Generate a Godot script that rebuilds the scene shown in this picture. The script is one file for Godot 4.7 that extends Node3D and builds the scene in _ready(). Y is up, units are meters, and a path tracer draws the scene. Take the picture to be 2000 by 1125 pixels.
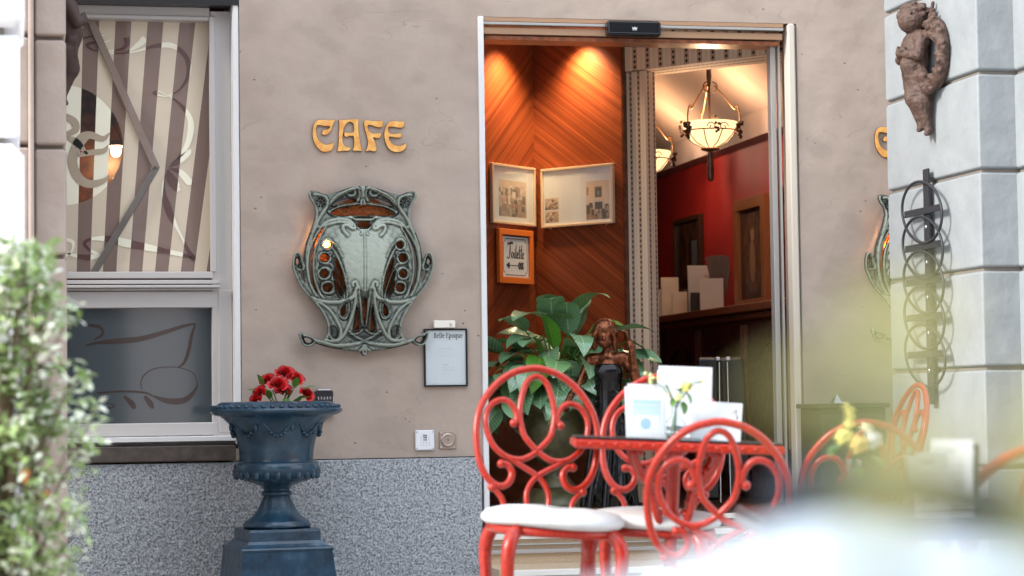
extends Node3D

# ---------------------------------------------------------------- mesh builder
class MB:
	var v := PackedVector3Array()
	var n := PackedVector3Array()
	var uv := PackedVector2Array()
	var c := PackedColorArray()
	var col := Color.WHITE
	var uvs := Transform2D()
	func tri(a: Vector3, b: Vector3, d: Vector3, na: Vector3, nb: Vector3, nd: Vector3, ua := Vector2(), ub := Vector2(), ud := Vector2()) -> void:
		if (b - a).cross(d - a).dot(na + nb + nd) > 0.0:
			v.append(a); v.append(d); v.append(b)
			n.append(na); n.append(nd); n.append(nb)
			uv.append(ua); uv.append(ud); uv.append(ub)
		else:
			v.append(a); v.append(b); v.append(d)
			n.append(na); n.append(nb); n.append(nd)
			uv.append(ua); uv.append(ub); uv.append(ud)
		c.append(col); c.append(col); c.append(col)
	func quad(a: Vector3, b: Vector3, d: Vector3, e: Vector3, nrm := Vector3.ZERO, uu := []) -> void:
		var nn := nrm if nrm != Vector3.ZERO else (b - a).cross(e - a).normalized()
		if uu.is_empty():
			var l1 := a.distance_to(b)
			var l2 := a.distance_to(e)
			uu = [Vector2(0, l2), Vector2(l1, l2), Vector2(l1, 0), Vector2(0, 0)]
		tri(a, b, d, nn, nn, nn, uu[0], uu[1], uu[2])
		tri(a, d, e, nn, nn, nn, uu[0], uu[2], uu[3])
	func box(ctr: Vector3, s: Vector3, bs := Basis(), bev := 0.0) -> void:
		var h := s * 0.5
		bev = minf(bev, minf(h.x, minf(h.y, h.z)) * 0.9)
		var ax := [Vector3.RIGHT, Vector3.UP, Vector3.BACK]
		for k in 3:
			for sg in [-1.0, 1.0]:
				var w: Vector3 = ax[k] * sg
				var p: Vector3 = ax[(k + 1) % 3]
				var q: Vector3 = ax[(k + 2) % 3]
				var hw: float = h[k]
				var hp: float = h[(k + 1) % 3] - bev
				var hq: float = h[(k + 2) % 3] - bev
				var o := w * hw
				var A := bs * (o - p * hp - q * hq) + ctr
				var B := bs * (o + p * hp - q * hq) + ctr
				var D := bs * (o + p * hp + q * hq) + ctr
				var E := bs * (o - p * hp + q * hq) + ctr
				var uu := [Vector2(-hp, hq), Vector2(hp, hq), Vector2(hp, -hq), Vector2(-hp, -hq)]
				if k == 0:
					uu = [Vector2(-hq, hp), Vector2(-hq, -hp), Vector2(hq, -hp), Vector2(hq, hp)]
				quad(A, B, D, E, bs * w, uu)
		if bev > 0.0:
			for k in 3:
				var k1 := (k + 1) % 3
				var k2 := (k + 2) % 3
				for s1 in [-1.0, 1.0]:
					for s2 in [-1.0, 1.0]:
						var e1: Vector3 = ax[k1] * s1
						var e2: Vector3 = ax[k2] * s2
						var l: Vector3 = ax[k] * (h[k] - bev)
						var a1 := e1 * h[k1] + e2 * (h[k2] - bev)
						var a2 := e1 * (h[k1] - bev) + e2 * h[k2]
						var n1 := bs * e1
						var n2 := bs * e2
						var A := bs * (a1 - l) + ctr
						var B := bs * (a1 + l) + ctr
						var D := bs * (a2 + l) + ctr
						var E := bs * (a2 - l) + ctr
						tri(A, B, D, n1, n1, n2)
						tri(A, D, E, n1, n2, n2)
			for sx in [-1.0, 1.0]:
				for sy in [-1.0, 1.0]:
					for sz in [-1.0, 1.0]:
						var A := bs * Vector3(sx * h.x, sy * (h.y - bev), sz * (h.z - bev)) + ctr
						var B := bs * Vector3(sx * (h.x - bev), sy * h.y, sz * (h.z - bev)) + ctr
						var D := bs * Vector3(sx * (h.x - bev), sy * (h.y - bev), sz * h.z) + ctr
						tri(A, B, D, bs * Vector3(sx, 0, 0), bs * Vector3(0, sy, 0), bs * Vector3(0, 0, sz))
	func tube(p: PackedVector3Array, r: Variant, sides := 8, closed := false, flat := 1.0) -> void:
		var m := p.size()
		if m < 2:
			return
		var rings := []
		var nrms := []
		var up := Vector3.ZERO
		for i in m:
			var a := p[(i - 1 + m) % m] if (closed or i > 0) else p[i]
			var b := p[(i + 1) % m] if (closed or i < m - 1) else p[i]
			var t := (b - a).normalized()
			if up == Vector3.ZERO:
				up = Vector3.BACK if absf(t.z) < 0.9 else Vector3.UP
			up = (up - t * up.dot(t)).normalized()
			var sd := t.cross(up).normalized()
			var rad: float = r[mini(i, r.size() - 1)] if r is PackedFloat32Array or r is Array else float(r)
			var ring := PackedVector3Array()
			var nr := PackedVector3Array()
			for j in sides + 1:
				var an := TAU * j / sides
				var d := sd * cos(an) + up * sin(an) * flat
				ring.append(p[i] + d * rad)
				nr.append((sd * cos(an) * flat + up * sin(an)).normalized())
			rings.append(ring)
			nrms.append(nr)
		var cnt := m if closed else m - 1
		for i in cnt:
			var A: PackedVector3Array = rings[i]
			var B: PackedVector3Array = rings[(i + 1) % m]
			var NA: PackedVector3Array = nrms[i]
			var NB: PackedVector3Array = nrms[(i + 1) % m]
			for j in sides:
				var u0 := Vector2(float(j) / sides, i * 0.1)
				var u1 := Vector2(float(j + 1) / sides, i * 0.1)
				var du := Vector2(0, 0.1)
				tri(A[j], A[j + 1], B[j + 1], NA[j], NA[j + 1], NB[j + 1], u0, u1, u1 + du)
				tri(A[j], B[j + 1], B[j], NA[j], NB[j + 1], NB[j], u0, u1 + du, u0 + du)
		if not closed:
			for e in [0, m - 1]:
				var q := 1 if e == 0 else m - 2
				var t2 := (p[e] - p[q]).normalized()
				var R: PackedVector3Array = rings[e]
				var rad2 := R[0].distance_to(p[e])
				var tip := p[e] + t2 * rad2 * 0.5
				var NR: PackedVector3Array = nrms[e]
				for j in sides:
					tri(R[j], R[j + 1], tip, NR[j], NR[j + 1], t2)
	func ball(ctr: Vector3, r: Vector3, seg := 10, bs := Basis()) -> void:
		var rows := maxi(4, seg / 2 + 1)
		for i in rows:
			var t0 := PI * i / rows
			var t1 := PI * (i + 1) / rows
			for j in seg:
				var a0 := TAU * j / seg
				var a1 := TAU * (j + 1) / seg
				var q := []
				for w in [[t0, a0], [t0, a1], [t1, a1], [t1, a0]]:
					q.append(Vector3(sin(w[0]) * cos(w[1]), cos(w[0]), sin(w[0]) * sin(w[1])))
				var pp := []
				var nn := []
				for d in q:
					pp.append(bs * (d * r) + ctr)
					nn.append((bs * (d / r)).normalized())
				if i > 0:
					tri(pp[0], pp[1], pp[2], nn[0], nn[1], nn[2])
				if i < rows - 1:
					tri(pp[0], pp[2], pp[3], nn[0], nn[2], nn[3])
	func lathe(prof: Array, seg := 40, xf := Transform3D(), rip := 0, amp := 0.0, r0 := 0, r1 := 0) -> void:
		var m := prof.size()
		var nr := []
		for i in m:
			var a: Vector2 = prof[maxi(i - 1, 0)]
			var b: Vector2 = prof[mini(i + 1, m - 1)]
			var t := (b - a).normalized()
			nr.append(Vector2(t.y, -t.x))
		var pt := func(i: int, j: int) -> Array:
			var an := TAU * j / seg
			var pr: Vector2 = prof[i]
			var rr := pr.x
			if rip > 0 and i >= r0 and i <= r1:
				rr *= 1.0 + amp * absf(cos(an * rip * 0.5))
			var q: Vector2 = nr[i]
			return [xf * Vector3(rr * cos(an), pr.y, rr * sin(an)), (xf.basis * Vector3(q.x * cos(an), q.y, q.x * sin(an))).normalized(), Vector2(float(j) / seg, pr.y)]
		for i in m - 1:
			for j in seg:
				var A: Array = pt.call(i, j)
				var B: Array = pt.call(i, j + 1)
				var D: Array = pt.call(i + 1, j + 1)
				var E: Array = pt.call(i + 1, j)
				tri(A[0], B[0], D[0], A[1], B[1], D[1], A[2], B[2], D[2])
				tri(A[0], D[0], E[0], A[1], D[1], E[1], A[2], D[2], E[2])
	func extrude(poly: PackedVector2Array, z0: float, z1: float, xf := Transform3D(), bev := 0.0, back := true) -> void:
		var p := poly
		if Geometry2D.is_polygon_clockwise(p):
			p = p.duplicate()
			p.reverse()
		var m := p.size()
		var nrm := PackedVector2Array()
		for i in m:
			var a := p[(i - 1 + m) % m]
			var b := p[(i + 1) % m]
			var t := (b - a).normalized()
			nrm.append(Vector2(t.y, -t.x))
		var ins := PackedVector2Array()
		for i in m:
			ins.append(p[i] - nrm[i] * bev)
		var tris := Geometry2D.triangulate_polygon(ins)
		var f := xf.basis * Vector3.BACK
		for k in range(0, tris.size(), 3):
			var a := ins[tris[k]]
			var b := ins[tris[k + 1]]
			var d := ins[tris[k + 2]]
			tri(xf * Vector3(a.x, a.y, z1), xf * Vector3(b.x, b.y, z1), xf * Vector3(d.x, d.y, z1), f, f, f, a, b, d)
			if back:
				tri(xf * Vector3(a.x, a.y, z0), xf * Vector3(b.x, b.y, z0), xf * Vector3(d.x, d.y, z0), -f, -f, -f, a, b, d)
		var zz := z1 - signf(z1 - z0) * bev
		for i in m:
			var j := (i + 1) % m
			var ni := xf.basis * Vector3(nrm[i].x, nrm[i].y, 0)
			var nj := xf.basis * Vector3(nrm[j].x, nrm[j].y, 0)
			var A := xf * Vector3(p[i].x, p[i].y, z0)
			var B := xf * Vector3(p[j].x, p[j].y, z0)
			var D := xf * Vector3(p[j].x, p[j].y, zz)
			var E := xf * Vector3(p[i].x, p[i].y, zz)
			tri(A, B, D, ni, nj, nj)
			tri(A, D, E, ni, nj, ni)
			if bev > 0.0:
				var D2 := xf * Vector3(ins[j].x, ins[j].y, z1)
				var E2 := xf * Vector3(ins[i].x, ins[i].y, z1)
				tri(E, D, D2, (ni + f).normalized(), (nj + f).normalized(), f)
				tri(E, D2, E2, (ni + f).normalized(), f, f)
	func flat_poly(poly: PackedVector2Array, z: float) -> void:
		var tris := Geometry2D.triangulate_polygon(poly)
		for k in range(0, tris.size(), 3):
			var a := poly[tris[k]]
			var b := poly[tris[k + 1]]
			var d := poly[tris[k + 2]]
			tri(Vector3(a.x, a.y, z), Vector3(b.x, b.y, z), Vector3(d.x, d.y, z), Vector3.BACK, Vector3.BACK, Vector3.BACK, a, b, d)
	func mesh() -> ArrayMesh:
		var arr := []
		arr.resize(Mesh.ARRAY_MAX)
		arr[Mesh.ARRAY_VERTEX] = v
		arr[Mesh.ARRAY_NORMAL] = n
		arr[Mesh.ARRAY_TEX_UV] = uv
		arr[Mesh.ARRAY_COLOR] = c
		var am := ArrayMesh.new()
		am.add_surface_from_arrays(Mesh.PRIMITIVE_TRIANGLES, arr)
		return am

# ------------------------------------------------- smooth union of tapered capsules, meshed as surface nets
class Body:
	var lo: Vector3
	var cell: float
	var nx: int
	var ny: int
	var nz: int
	var f := PackedFloat32Array()
	func _init(a: Vector3, b: Vector3, cs: float) -> void:
		lo = a
		cell = cs
		nx = int(ceil((b.x - a.x) / cs)) + 1
		ny = int(ceil((b.y - a.y) / cs)) + 1
		nz = int(ceil((b.z - a.z) / cs)) + 1
		f.resize(nx * ny * nz)
		f.fill(0.06)
	func cap(a: Vector3, b: Vector3, ra: float, rb: float, k := 0.015, cut := false) -> void:
		var m := maxf(ra, rb) + k * 2.0 + cell * 2.0
		var l := (a.min(b) - Vector3.ONE * m - lo) / cell
		var h := (a.max(b) + Vector3.ONE * m - lo) / cell
		var ba := b - a
		var bl := maxf(ba.length_squared(), 1e-9)
		for z in range(maxi(0, int(l.z)), mini(nz, int(h.z) + 2)):
			for y in range(maxi(0, int(l.y)), mini(ny, int(h.y) + 2)):
				for x in range(maxi(0, int(l.x)), mini(nx, int(h.x) + 2)):
					var p := lo + Vector3(x, y, z) * cell
					var t := clampf((p - a).dot(ba) / bl, 0.0, 1.0)
					var d := p.distance_to(a + ba * t) - lerpf(ra, rb, t)
					var i := (z * ny + y) * nx + x
					var e := f[i]
					if cut:
						f[i] = maxf(e, -d)
					else:
						var hh := clampf(0.5 + 0.5 * (e - d) / k, 0.0, 1.0)
						f[i] = lerpf(e, d, hh) - k * hh * (1.0 - hh)
	func mesh(sc := 1.0) -> ArrayMesh:
		var id := PackedInt32Array()
		id.resize(nx * ny * nz)
		id.fill(-1)
		var v := PackedVector3Array()
		var nr := PackedVector3Array()
		var st := [1, nx, nx * ny]
		for z in nz - 1:
			for y in ny - 1:
				for x in nx - 1:
					var i := (z * ny + y) * nx + x
					var s0 := f[i] < 0.0
					var mixed := false
					for c in range(1, 8):
						if (f[i + (c & 1) + ((c >> 1) & 1) * nx + ((c >> 2) & 1) * nx * ny] < 0.0) != s0:
							mixed = true
							break
					if not mixed:
						continue
					var acc := Vector3.ZERO
					var cnt := 0
					for c in 8:
						for ax in 3:
							if c & (1 << ax):
								continue
							var d := c | (1 << ax)
							var fa := f[i + (c & 1) + ((c >> 1) & 1) * nx + ((c >> 2) & 1) * nx * ny]
							var fb := f[i + (d & 1) + ((d >> 1) & 1) * nx + ((d >> 2) & 1) * nx * ny]
							if (fa < 0.0) != (fb < 0.0):
								var t := fa / (fa - fb)
								var q := Vector3(c & 1, (c >> 1) & 1, (c >> 2) & 1)
								q[ax] += t
								acc += q
								cnt += 1
					var g := Vector3.ZERO
					for c in 8:
						var fv := f[i + (c & 1) + ((c >> 1) & 1) * nx + ((c >> 2) & 1) * nx * ny]
						g += Vector3(1 if c & 1 else -1, 1 if c & 2 else -1, 1 if c & 4 else -1) * fv
					id[i] = v.size()
					v.append((lo + (Vector3(x, y, z) + acc / cnt) * cell) * sc)
					nr.append(g.normalized())
		var ix := PackedInt32Array()
		for z in range(1, nz - 1):
			for y in range(1, ny - 1):
				for x in range(1, nx - 1):
					var i := (z * ny + y) * nx + x
					for ax in 3:
						var s0 := f[i] < 0.0
						if s0 == (f[i + st[ax]] < 0.0):
							continue
						var u: int = st[(ax + 1) % 3]
						var w: int = st[(ax + 2) % 3]
						var a := id[i]
						var b := id[i - u]
						var c := id[i - u - w]
						var d := id[i - w]
						if a < 0 or b < 0 or c < 0 or d < 0:
							continue
						if s0:
							ix.append_array([a, c, b, a, d, c])
						else:
							ix.append_array([a, b, c, a, c, d])
		var arr := []
		arr.resize(Mesh.ARRAY_MAX)
		arr[Mesh.ARRAY_VERTEX] = v
		arr[Mesh.ARRAY_NORMAL] = nr
		arr[Mesh.ARRAY_INDEX] = ix
		var am := ArrayMesh.new()
		am.add_surface_from_arrays(Mesh.PRIMITIVE_TRIANGLES, arr)
		return am

# ---------------------------------------------------------------- helpers
var used := {}
var rng := RandomNumberGenerator.new()

func numbered(s: String) -> String:
	var k: int = used.get(s, -1) + 1
	used[s] = k
	return s if k == 0 else "%s_%03d" % [s, k]

func tag(o: Node, label: String, category := "", group := "", kind := "") -> void:
	o.set_meta("label", label)
	if category:
		o.set_meta("category", category)
	if group:
		o.set_meta("group", group)
	if kind:
		o.set_meta("kind", kind)

func thing(called: String, label: String, category: String, at := Vector3.ZERO, bs := Basis(), group := "") -> Node3D:
	var o := Node3D.new()
	o.name = numbered(called)
	add_child(o)
	o.transform = Transform3D(bs, at)
	tag(o, label, category, group)
	return o

func part(called: String, m: Variant, mt: Material, parent: Node, xf := Transform3D()) -> MeshInstance3D:
	var o := MeshInstance3D.new()
	o.mesh = m.mesh() if m is MB else m
	o.material_override = mt
	o.transform = xf
	var base := called
	var k := 0
	while parent.has_node(NodePath(called)):
		k += 1
		called = "%s_%03d" % [base, k]
	o.name = called
	parent.add_child(o, true)
	return o

func struct(called: String, label: String, m: Variant, mt: Material) -> MeshInstance3D:
	var o := part(numbered(called), m, mt, self)
	tag(o, label, "", "", "structure")
	return o

func dup(o: Node3D, called: String, at: Vector3, bs: Basis, label: String) -> Node3D:
	var r: Node3D = o.duplicate()
	r.name = numbered(called)
	add_child(r)
	r.transform = Transform3D(bs, at)
	r.set_meta("label", label)
	return r

func mat(col: Color, rough := 0.6, metal := 0.0, spec := 0.5) -> StandardMaterial3D:
	var m := StandardMaterial3D.new()
	m.albedo_color = col
	m.roughness = rough
	m.metallic = metal
	m.metallic_specular = spec
	return m

func c8(r: int, g: int, b: int) -> Color:
	return Color(r / 255.0, g / 255.0, b / 255.0)

func noise_tex(freq: float, kind: int, oct: int, ramp: Array, size := 512, sd := 1, bump := false) -> NoiseTexture2D:
	var f := FastNoiseLite.new()
	f.seed = sd
	f.noise_type = kind as FastNoiseLite.NoiseType
	f.frequency = freq
	f.fractal_octaves = oct
	if oct <= 1:
		f.fractal_type = FastNoiseLite.FRACTAL_NONE
	var t := NoiseTexture2D.new()
	t.width = size
	t.height = size
	t.seamless = true
	t.noise = f
	t.generate_mipmaps = false
	if ramp.size():
		var g := Gradient.new()
		var off := PackedFloat32Array()
		var cs := PackedColorArray()
		for e in ramp:
			off.append(e[0])
			cs.append(e[1])
		g.offsets = off
		g.colors = cs
		t.color_ramp = g
	return t

func tri_mat(tex: Texture2D, scale: float, rough: float, bump: Texture2D = null, bs := 1.0, world := true) -> StandardMaterial3D:
	var m := mat(Color.WHITE, rough)
	m.albedo_texture = tex
	m.uv1_triplanar = true
	m.uv1_world_triplanar = world
	m.uv1_scale = Vector3.ONE * scale
	if bump:
		m.heightmap_enabled = true
		m.heightmap_texture = bump
		m.heightmap_scale = bs
	return m

func spline(p: Array, sub := 6, closed := false) -> PackedVector3Array:
	var q := PackedVector3Array()
	var m := p.size()
	var last := m if closed else m - 1
	for i in last:
		var a: Vector3 = p[(i - 1 + m) % m] if (closed or i > 0) else p[i]
		var b: Vector3 = p[i]
		var c: Vector3 = p[(i + 1) % m]
		var d: Vector3 = p[(i + 2) % m] if (closed or i + 2 < m) else c
		for s in sub:
			q.append(b.cubic_interpolate(c, a, d, float(s) / sub))
	if not closed:
		q.append(p[m - 1])
	return q

func v3(flat: Array, sx: float, sy: float, ox := 0.0, oy := 0.0) -> Array:
	var r := []
	for i in range(0, flat.size(), 2):
		r.append(Vector3((flat[i] - ox) * sx, (oy - flat[i + 1]) * sy, 0))
	return r

func smooth2(flat: Array, sx: float, sy: float, ox: float, oy: float, sub := 3, closed := true) -> PackedVector2Array:
	var r := PackedVector2Array()
	for q in spline(v3(flat, sx, sy, ox, oy), sub, closed):
		r.append(Vector2(q.x, q.y))
	return r

# a band of changing width along a line of (x, y, width) triples
func ribbon(t: Array, sx: float, sy: float, ox: float, oy: float) -> PackedVector2Array:
	var ctr := []
	for i in range(0, t.size(), 3):
		ctr.append(Vector3((t[i] - ox) * sx, (oy - t[i + 1]) * sy, t[i + 2] * sx * 0.5))
	var s := spline(ctr, 6)
	var l := PackedVector2Array()
	var r := PackedVector2Array()
	for i in s.size():
		var a := s[maxi(i - 1, 0)]
		var b := s[mini(i + 1, s.size() - 1)]
		var d := Vector2(b.x - a.x, b.y - a.y).normalized()
		var p := Vector2(s[i].x, s[i].y)
		var w := maxf(s[i].z, 0.0006)
		l.append(p + Vector2(-d.y, d.x) * w)
		r.append(p - Vector2(-d.y, d.x) * w)
	r.reverse()
	l.append_array(r)
	return l

func strip(mb: MB, t: Array, sx: float, sy: float, ox: float, oy: float, z: float) -> void:
	var p := ribbon(t, sx, sy, ox, oy)
	var m := p.size() / 2
	for i in m - 1:
		var a := p[i]
		var b := p[i + 1]
		var d := p[2 * m - 2 - i]
		var e := p[2 * m - 1 - i]
		mb.quad(Vector3(a.x, a.y, z), Vector3(b.x, b.y, z), Vector3(d.x, d.y, z), Vector3(e.x, e.y, z), Vector3.BACK)

func leaf_mesh(l: float, w: float, droop: float, fold: float, seg := 8, tip := 1.0, wave := 0.0) -> ArrayMesh:
	var mb := MB.new()
	var pts := []
	var half := 3
	for i in seg + 1:
		var t := float(i) / seg
		var ww := w * 0.5 * pow(sin(PI * pow(t, 0.75 * tip)), 0.8) if i < seg else 0.0
		if i == 0:
			ww = w * 0.03
		var row := []
		for j in range(-half, half + 1):
			var s := float(j) / half
			var x := ww * s
			var an := droop * t * t
			row.append(Vector3(x, -droop * l * 0.5 * t * t + absf(s) * ww * fold + wave * ww * sin(t * 14.0) * absf(s), l * (t - 0.28 * absf(an) * t * t)))
		pts.append(row)
	var nn := []
	for i in seg + 1:
		var row := []
		for j in 2 * half + 1:
			var a: Vector3 = pts[mini(i + 1, seg)][j] - pts[maxi(i - 1, 0)][j]
			var b: Vector3 = pts[i if i < seg and i > 0 else clampi(i, 1, seg - 1)][mini(j + 1, 2 * half)] - pts[i if i < seg and i > 0 else clampi(i, 1, seg - 1)][maxi(j - 1, 0)]
			row.append(a.cross(b).normalized())
		nn.append(row)
	for i in seg:
		for j in 2 * half:
			var u0 := float(j) / (2 * half)
			var u1 := float(j + 1) / (2 * half)
			var t0 := float(i) / seg
			var t1 := float(i + 1) / seg
			mb.tri(pts[i][j], pts[i][j + 1], pts[i + 1][j + 1], nn[i][j], nn[i][j + 1], nn[i + 1][j + 1], Vector2(u0, t0), Vector2(u1, t0), Vector2(u1, t1))
			mb.tri(pts[i][j], pts[i + 1][j + 1], pts[i + 1][j], nn[i][j], nn[i + 1][j + 1], nn[i + 1][j], Vector2(u0, t0), Vector2(u1, t1), Vector2(u0, t1))
	return mb.mesh()

func aim(dir: Vector3, roll := 0.0) -> Basis:
	var z := dir.normalized()
	var x := Vector3.UP.cross(z)
	if x.length() < 0.01:
		x = Vector3.RIGHT
	x = x.normalized()
	var y := z.cross(x)
	return Basis(x, y, z) * Basis(Vector3.BACK, roll)

func ground_y(x: float, z: float) -> float:
	var k := [[1.67, 4.25, 0.05], [2.05, 4.5, 0.01], [2.0, 5.1, -0.13], [2.75, 4.45, -0.14], [1.75, 7.06, -0.11], [3.9, 1.9, 0.015], [1.2, 0.5, 0.0], [3.0, 0.9, 0.0], [0.0, 6.5, -0.1], [2.1, 6.9, -0.15], [0.5, 10.2, -0.12], [6.0, 3.0, -0.1], [0.0, 2.0, 0.0], [6.0, 10.0, -0.14]]
	var s := 0.0
	var w := 0.0
	for e in k:
		var d := 1.0 / pow(0.05 + Vector2(x - e[0], z - e[1]).length(), 3.0)
		s += d * e[2]
		w += d
	return s / w

func img(w: int, h: int, bg: Color) -> Image:
	var i := Image.create(w, h, false, Image.FORMAT_RGBA8)
	i.fill(bg)
	return i

func lines(i: Image, x: int, y: int, w: int, n: int, step: int, col: Color, ctr := false) -> void:
	for k in n:
		var ww := int(w * rng.randf_range(0.55, 1.0))
		var xx := x + ((w - ww) / 2 if ctr else 0)
		var q := xx
		while q < xx + ww:
			var l := rng.randi_range(3, 9)
			i.fill_rect(Rect2i(q, y + k * step, mini(l, xx + ww - q), 2), col)
			q += l + 2

func light(l: Light3D, called: String, at: Vector3, col: Color, energy: float, size := 0.02) -> void:
	l.name = numbered(called)
	l.light_color = col
	l.light_energy = energy
	l.light_size = size
	l.shadow_enabled = true
	if l is OmniLight3D:
		l.omni_range = 8.0
		l.omni_attenuation = 2.0
	if l is SpotLight3D:
		l.spot_range = 8.0
		l.spot_attenuation = 2.0
	add_child(l)
	l.position = at

var M := {}

func materials() -> void:
	var pl := noise_tex(0.006, 3, 5, [[0.0, c8(163, 147, 136)], [0.35, c8(171, 156, 145)], [0.55, c8(174, 159, 148)], [0.8, c8(177, 162, 152)], [1.0, c8(183, 169, 159)]], 1024, 3)
	M.plaster = tri_mat(pl, 0.31, 0.85, noise_tex(0.012, 3, 6, [], 1024, 8), 0.75)
	var di := img(1024, 1024, Color.WHITE)
	var n1 := FastNoiseLite.new()
	n1.seed = 11
	n1.frequency = 0.008
	n1.fractal_octaves = 5
	var n2 := FastNoiseLite.new()
	n2.seed = 19
	n2.frequency = 0.007
	n2.fractal_octaves = 3
	for y in 1024:
		for x in 1024:
			# trowel marks run nearly level; short hairline cracks; a few pits
			var k := n1.get_noise_2d(x * 0.7, y * 1.1)
			var c := 1.0 - clampf(absf(k) * 0.07, 0.0, 0.06)
			if k > 0.3:
				c -= 0.015
			var cr := n2.get_noise_2d(x * 0.6, y * 1.5)
			if absf(cr) < 0.006 and n1.get_noise_2d(x * 0.4 + 700.0, y * 0.4) > 0.12:
				c -= 0.1
			di.set_pixel(x, y, Color(c, c * 0.995, c * 0.99))
	for k in 60:
		var px := rng.randi_range(2, 1019)
		var py := rng.randi_range(2, 1019)
		di.fill_rect(Rect2i(px, py, rng.randi_range(2, 4), 2), Color(0.66, 0.62, 0.6))
	var dt := ImageTexture.create_from_image(di)
	M.plaster.detail_enabled = true
	M.plaster.detail_albedo = dt
	M.plaster.detail_blend_mode = BaseMaterial3D.BLEND_MODE_MUL
	M.plaster.metallic_specular = 0.35
	M.granite = tri_mat(noise_tex(0.2, 5, 3, [[0.0, c8(74, 78, 84)], [0.3, c8(126, 131, 136)], [0.42, c8(152, 156, 161)], [0.55, c8(170, 174, 178)], [0.7, c8(186, 189, 193)], [1.0, c8(206, 208, 211)]], 1024, 5), 1.15, 0.55, noise_tex(0.05, 3, 4, [], 512, 6), 0.5)
	M.granite.detail_enabled = true
	M.granite.detail_albedo = noise_tex(0.07, 3, 4, [[0.0, c8(130, 134, 140)], [0.36, c8(206, 209, 213)], [0.5, Color.WHITE], [1.0, Color.WHITE]], 1024, 77)
	M.granite.detail_blend_mode = BaseMaterial3D.BLEND_MODE_MUL
	M.step_granite = tri_mat(noise_tex(0.2, 2, 2, [[0.0, c8(120, 98, 78)], [0.35, c8(190, 166, 138)], [0.7, c8(216, 194, 164)], [1.0, c8(150, 126, 102)]], 512, 15), 1.6, 0.5)
	M.nosing = mat(c8(235, 232, 226), 0.3, 0.15)
	M.stone = tri_mat(noise_tex(0.008, 3, 6, [[0.0, c8(140, 145, 148)], [0.5, c8(146, 151, 154)], [1.0, c8(152, 157, 160)]], 1024, 21), 0.7, 0.8, noise_tex(0.03, 3, 5, [], 512, 22), 0.4)
	M.sand_stone = tri_mat(noise_tex(0.01, 3, 6, [[0.0, c8(150, 134, 124)], [0.5, c8(162, 146, 136)], [1.0, c8(172, 156, 146)]], 512, 23), 0.7, 0.85, noise_tex(0.03, 3, 5, [], 512, 24), 0.4)
	M.white_stone = tri_mat(noise_tex(0.012, 3, 5, [[0.0, c8(226, 226, 228)], [0.5, c8(242, 242, 244)], [1.0, c8(250, 250, 252)]], 512, 25), 0.8, 0.7)
	M.joint = mat(c8(126, 118, 110), 0.9)
	M.alu = mat(c8(186, 184, 182), 0.38, 0.55)
	M.white_frame = mat(c8(224, 224, 224), 0.35, 0.1)
	M.win_frame = mat(c8(188, 184, 182), 0.4, 0.2)
	M.dark_metal = mat(c8(44, 44, 46), 0.4, 0.3)
	M.black = mat(c8(16, 16, 18), 0.3)
	M.sill = tri_mat(noise_tex(0.05, 3, 4, [[0.0, c8(62, 54, 50)], [1.0, c8(96, 84, 78)]], 256, 28), 1.5, 0.6)
	M.red = tri_mat(noise_tex(0.03, 3, 5, [[0.0, c8(84, 16, 8)], [0.3, c8(150, 28, 10)], [0.7, c8(166, 36, 13)], [0.84, c8(174, 46, 20)], [1.0, c8(184, 80, 54)]], 512, 30), 5.0, 0.4, null, 1.0, false)
	M.red.metallic_specular = 0.36
	M.red.clearcoat_enabled = true
	M.red.clearcoat = 0.5
	M.red.clearcoat_roughness = 0.2
	M.red.heightmap_enabled = true
	M.red.heightmap_texture = noise_tex(0.02, 3, 3, [], 256, 31)
	M.red.heightmap_scale = 0.15
	M.cushion = tri_mat(noise_tex(0.01, 3, 4, [[0.0, c8(182, 184, 184)], [1.0, c8(206, 208, 207)]], 256, 32), 3.0, 0.95, noise_tex(0.2, 3, 3, [], 256, 33), 0.15, false)
	M.urn = mat(c8(28, 48, 66), 0.26)
	M.urn.albedo_color = Color.WHITE
	M.urn.albedo_texture = noise_tex(0.012, 3, 5, [[0.0, c8(20, 36, 48)], [0.4, c8(30, 55, 73)], [0.68, c8(38, 66, 86)], [0.84, c8(50, 78, 96)], [1.0, c8(84, 106, 118)]], 512, 35)
	M.urn.uv1_triplanar = true
	M.urn.uv1_world_triplanar = true
	M.urn.uv1_scale = Vector3.ONE * 1.7
	M.urn.heightmap_enabled = true
	M.urn.heightmap_texture = noise_tex(0.03, 3, 4, [], 256, 36)
	M.urn.heightmap_scale = 0.35
	M.copper = mat(c8(128, 72, 38), 0.45, 0.8)
	M.copper.heightmap_enabled = true
	M.copper.heightmap_texture = noise_tex(0.03, 3, 4, [], 256, 38)
	M.copper.heightmap_scale = 0.6
	M.copper.uv1_triplanar = true
	M.copper.uv1_scale = Vector3.ONE * 4.0
	M.gold = mat(Color.WHITE, 0.5, 0.15)
	M.gold.albedo_texture = noise_tex(0.02, 3, 4, [[0.0, c8(214, 142, 70)], [0.5, c8(232, 170, 92)], [1.0, c8(244, 196, 118)]], 256, 39)
	M.gold.uv1_triplanar = true
	M.gold.uv1_scale = Vector3.ONE * 5.0
	M.gold_edge = mat(c8(96, 56, 34), 0.6, 0.3)
	M.terracotta = tri_mat(noise_tex(0.03, 3, 5, [[0.0, c8(56, 40, 35)], [0.5, c8(86, 65, 56)], [1.0, c8(120, 98, 86)]], 256, 41), 5.0, 0.7, noise_tex(0.05, 3, 5, [], 256, 42), 0.7)
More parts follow.
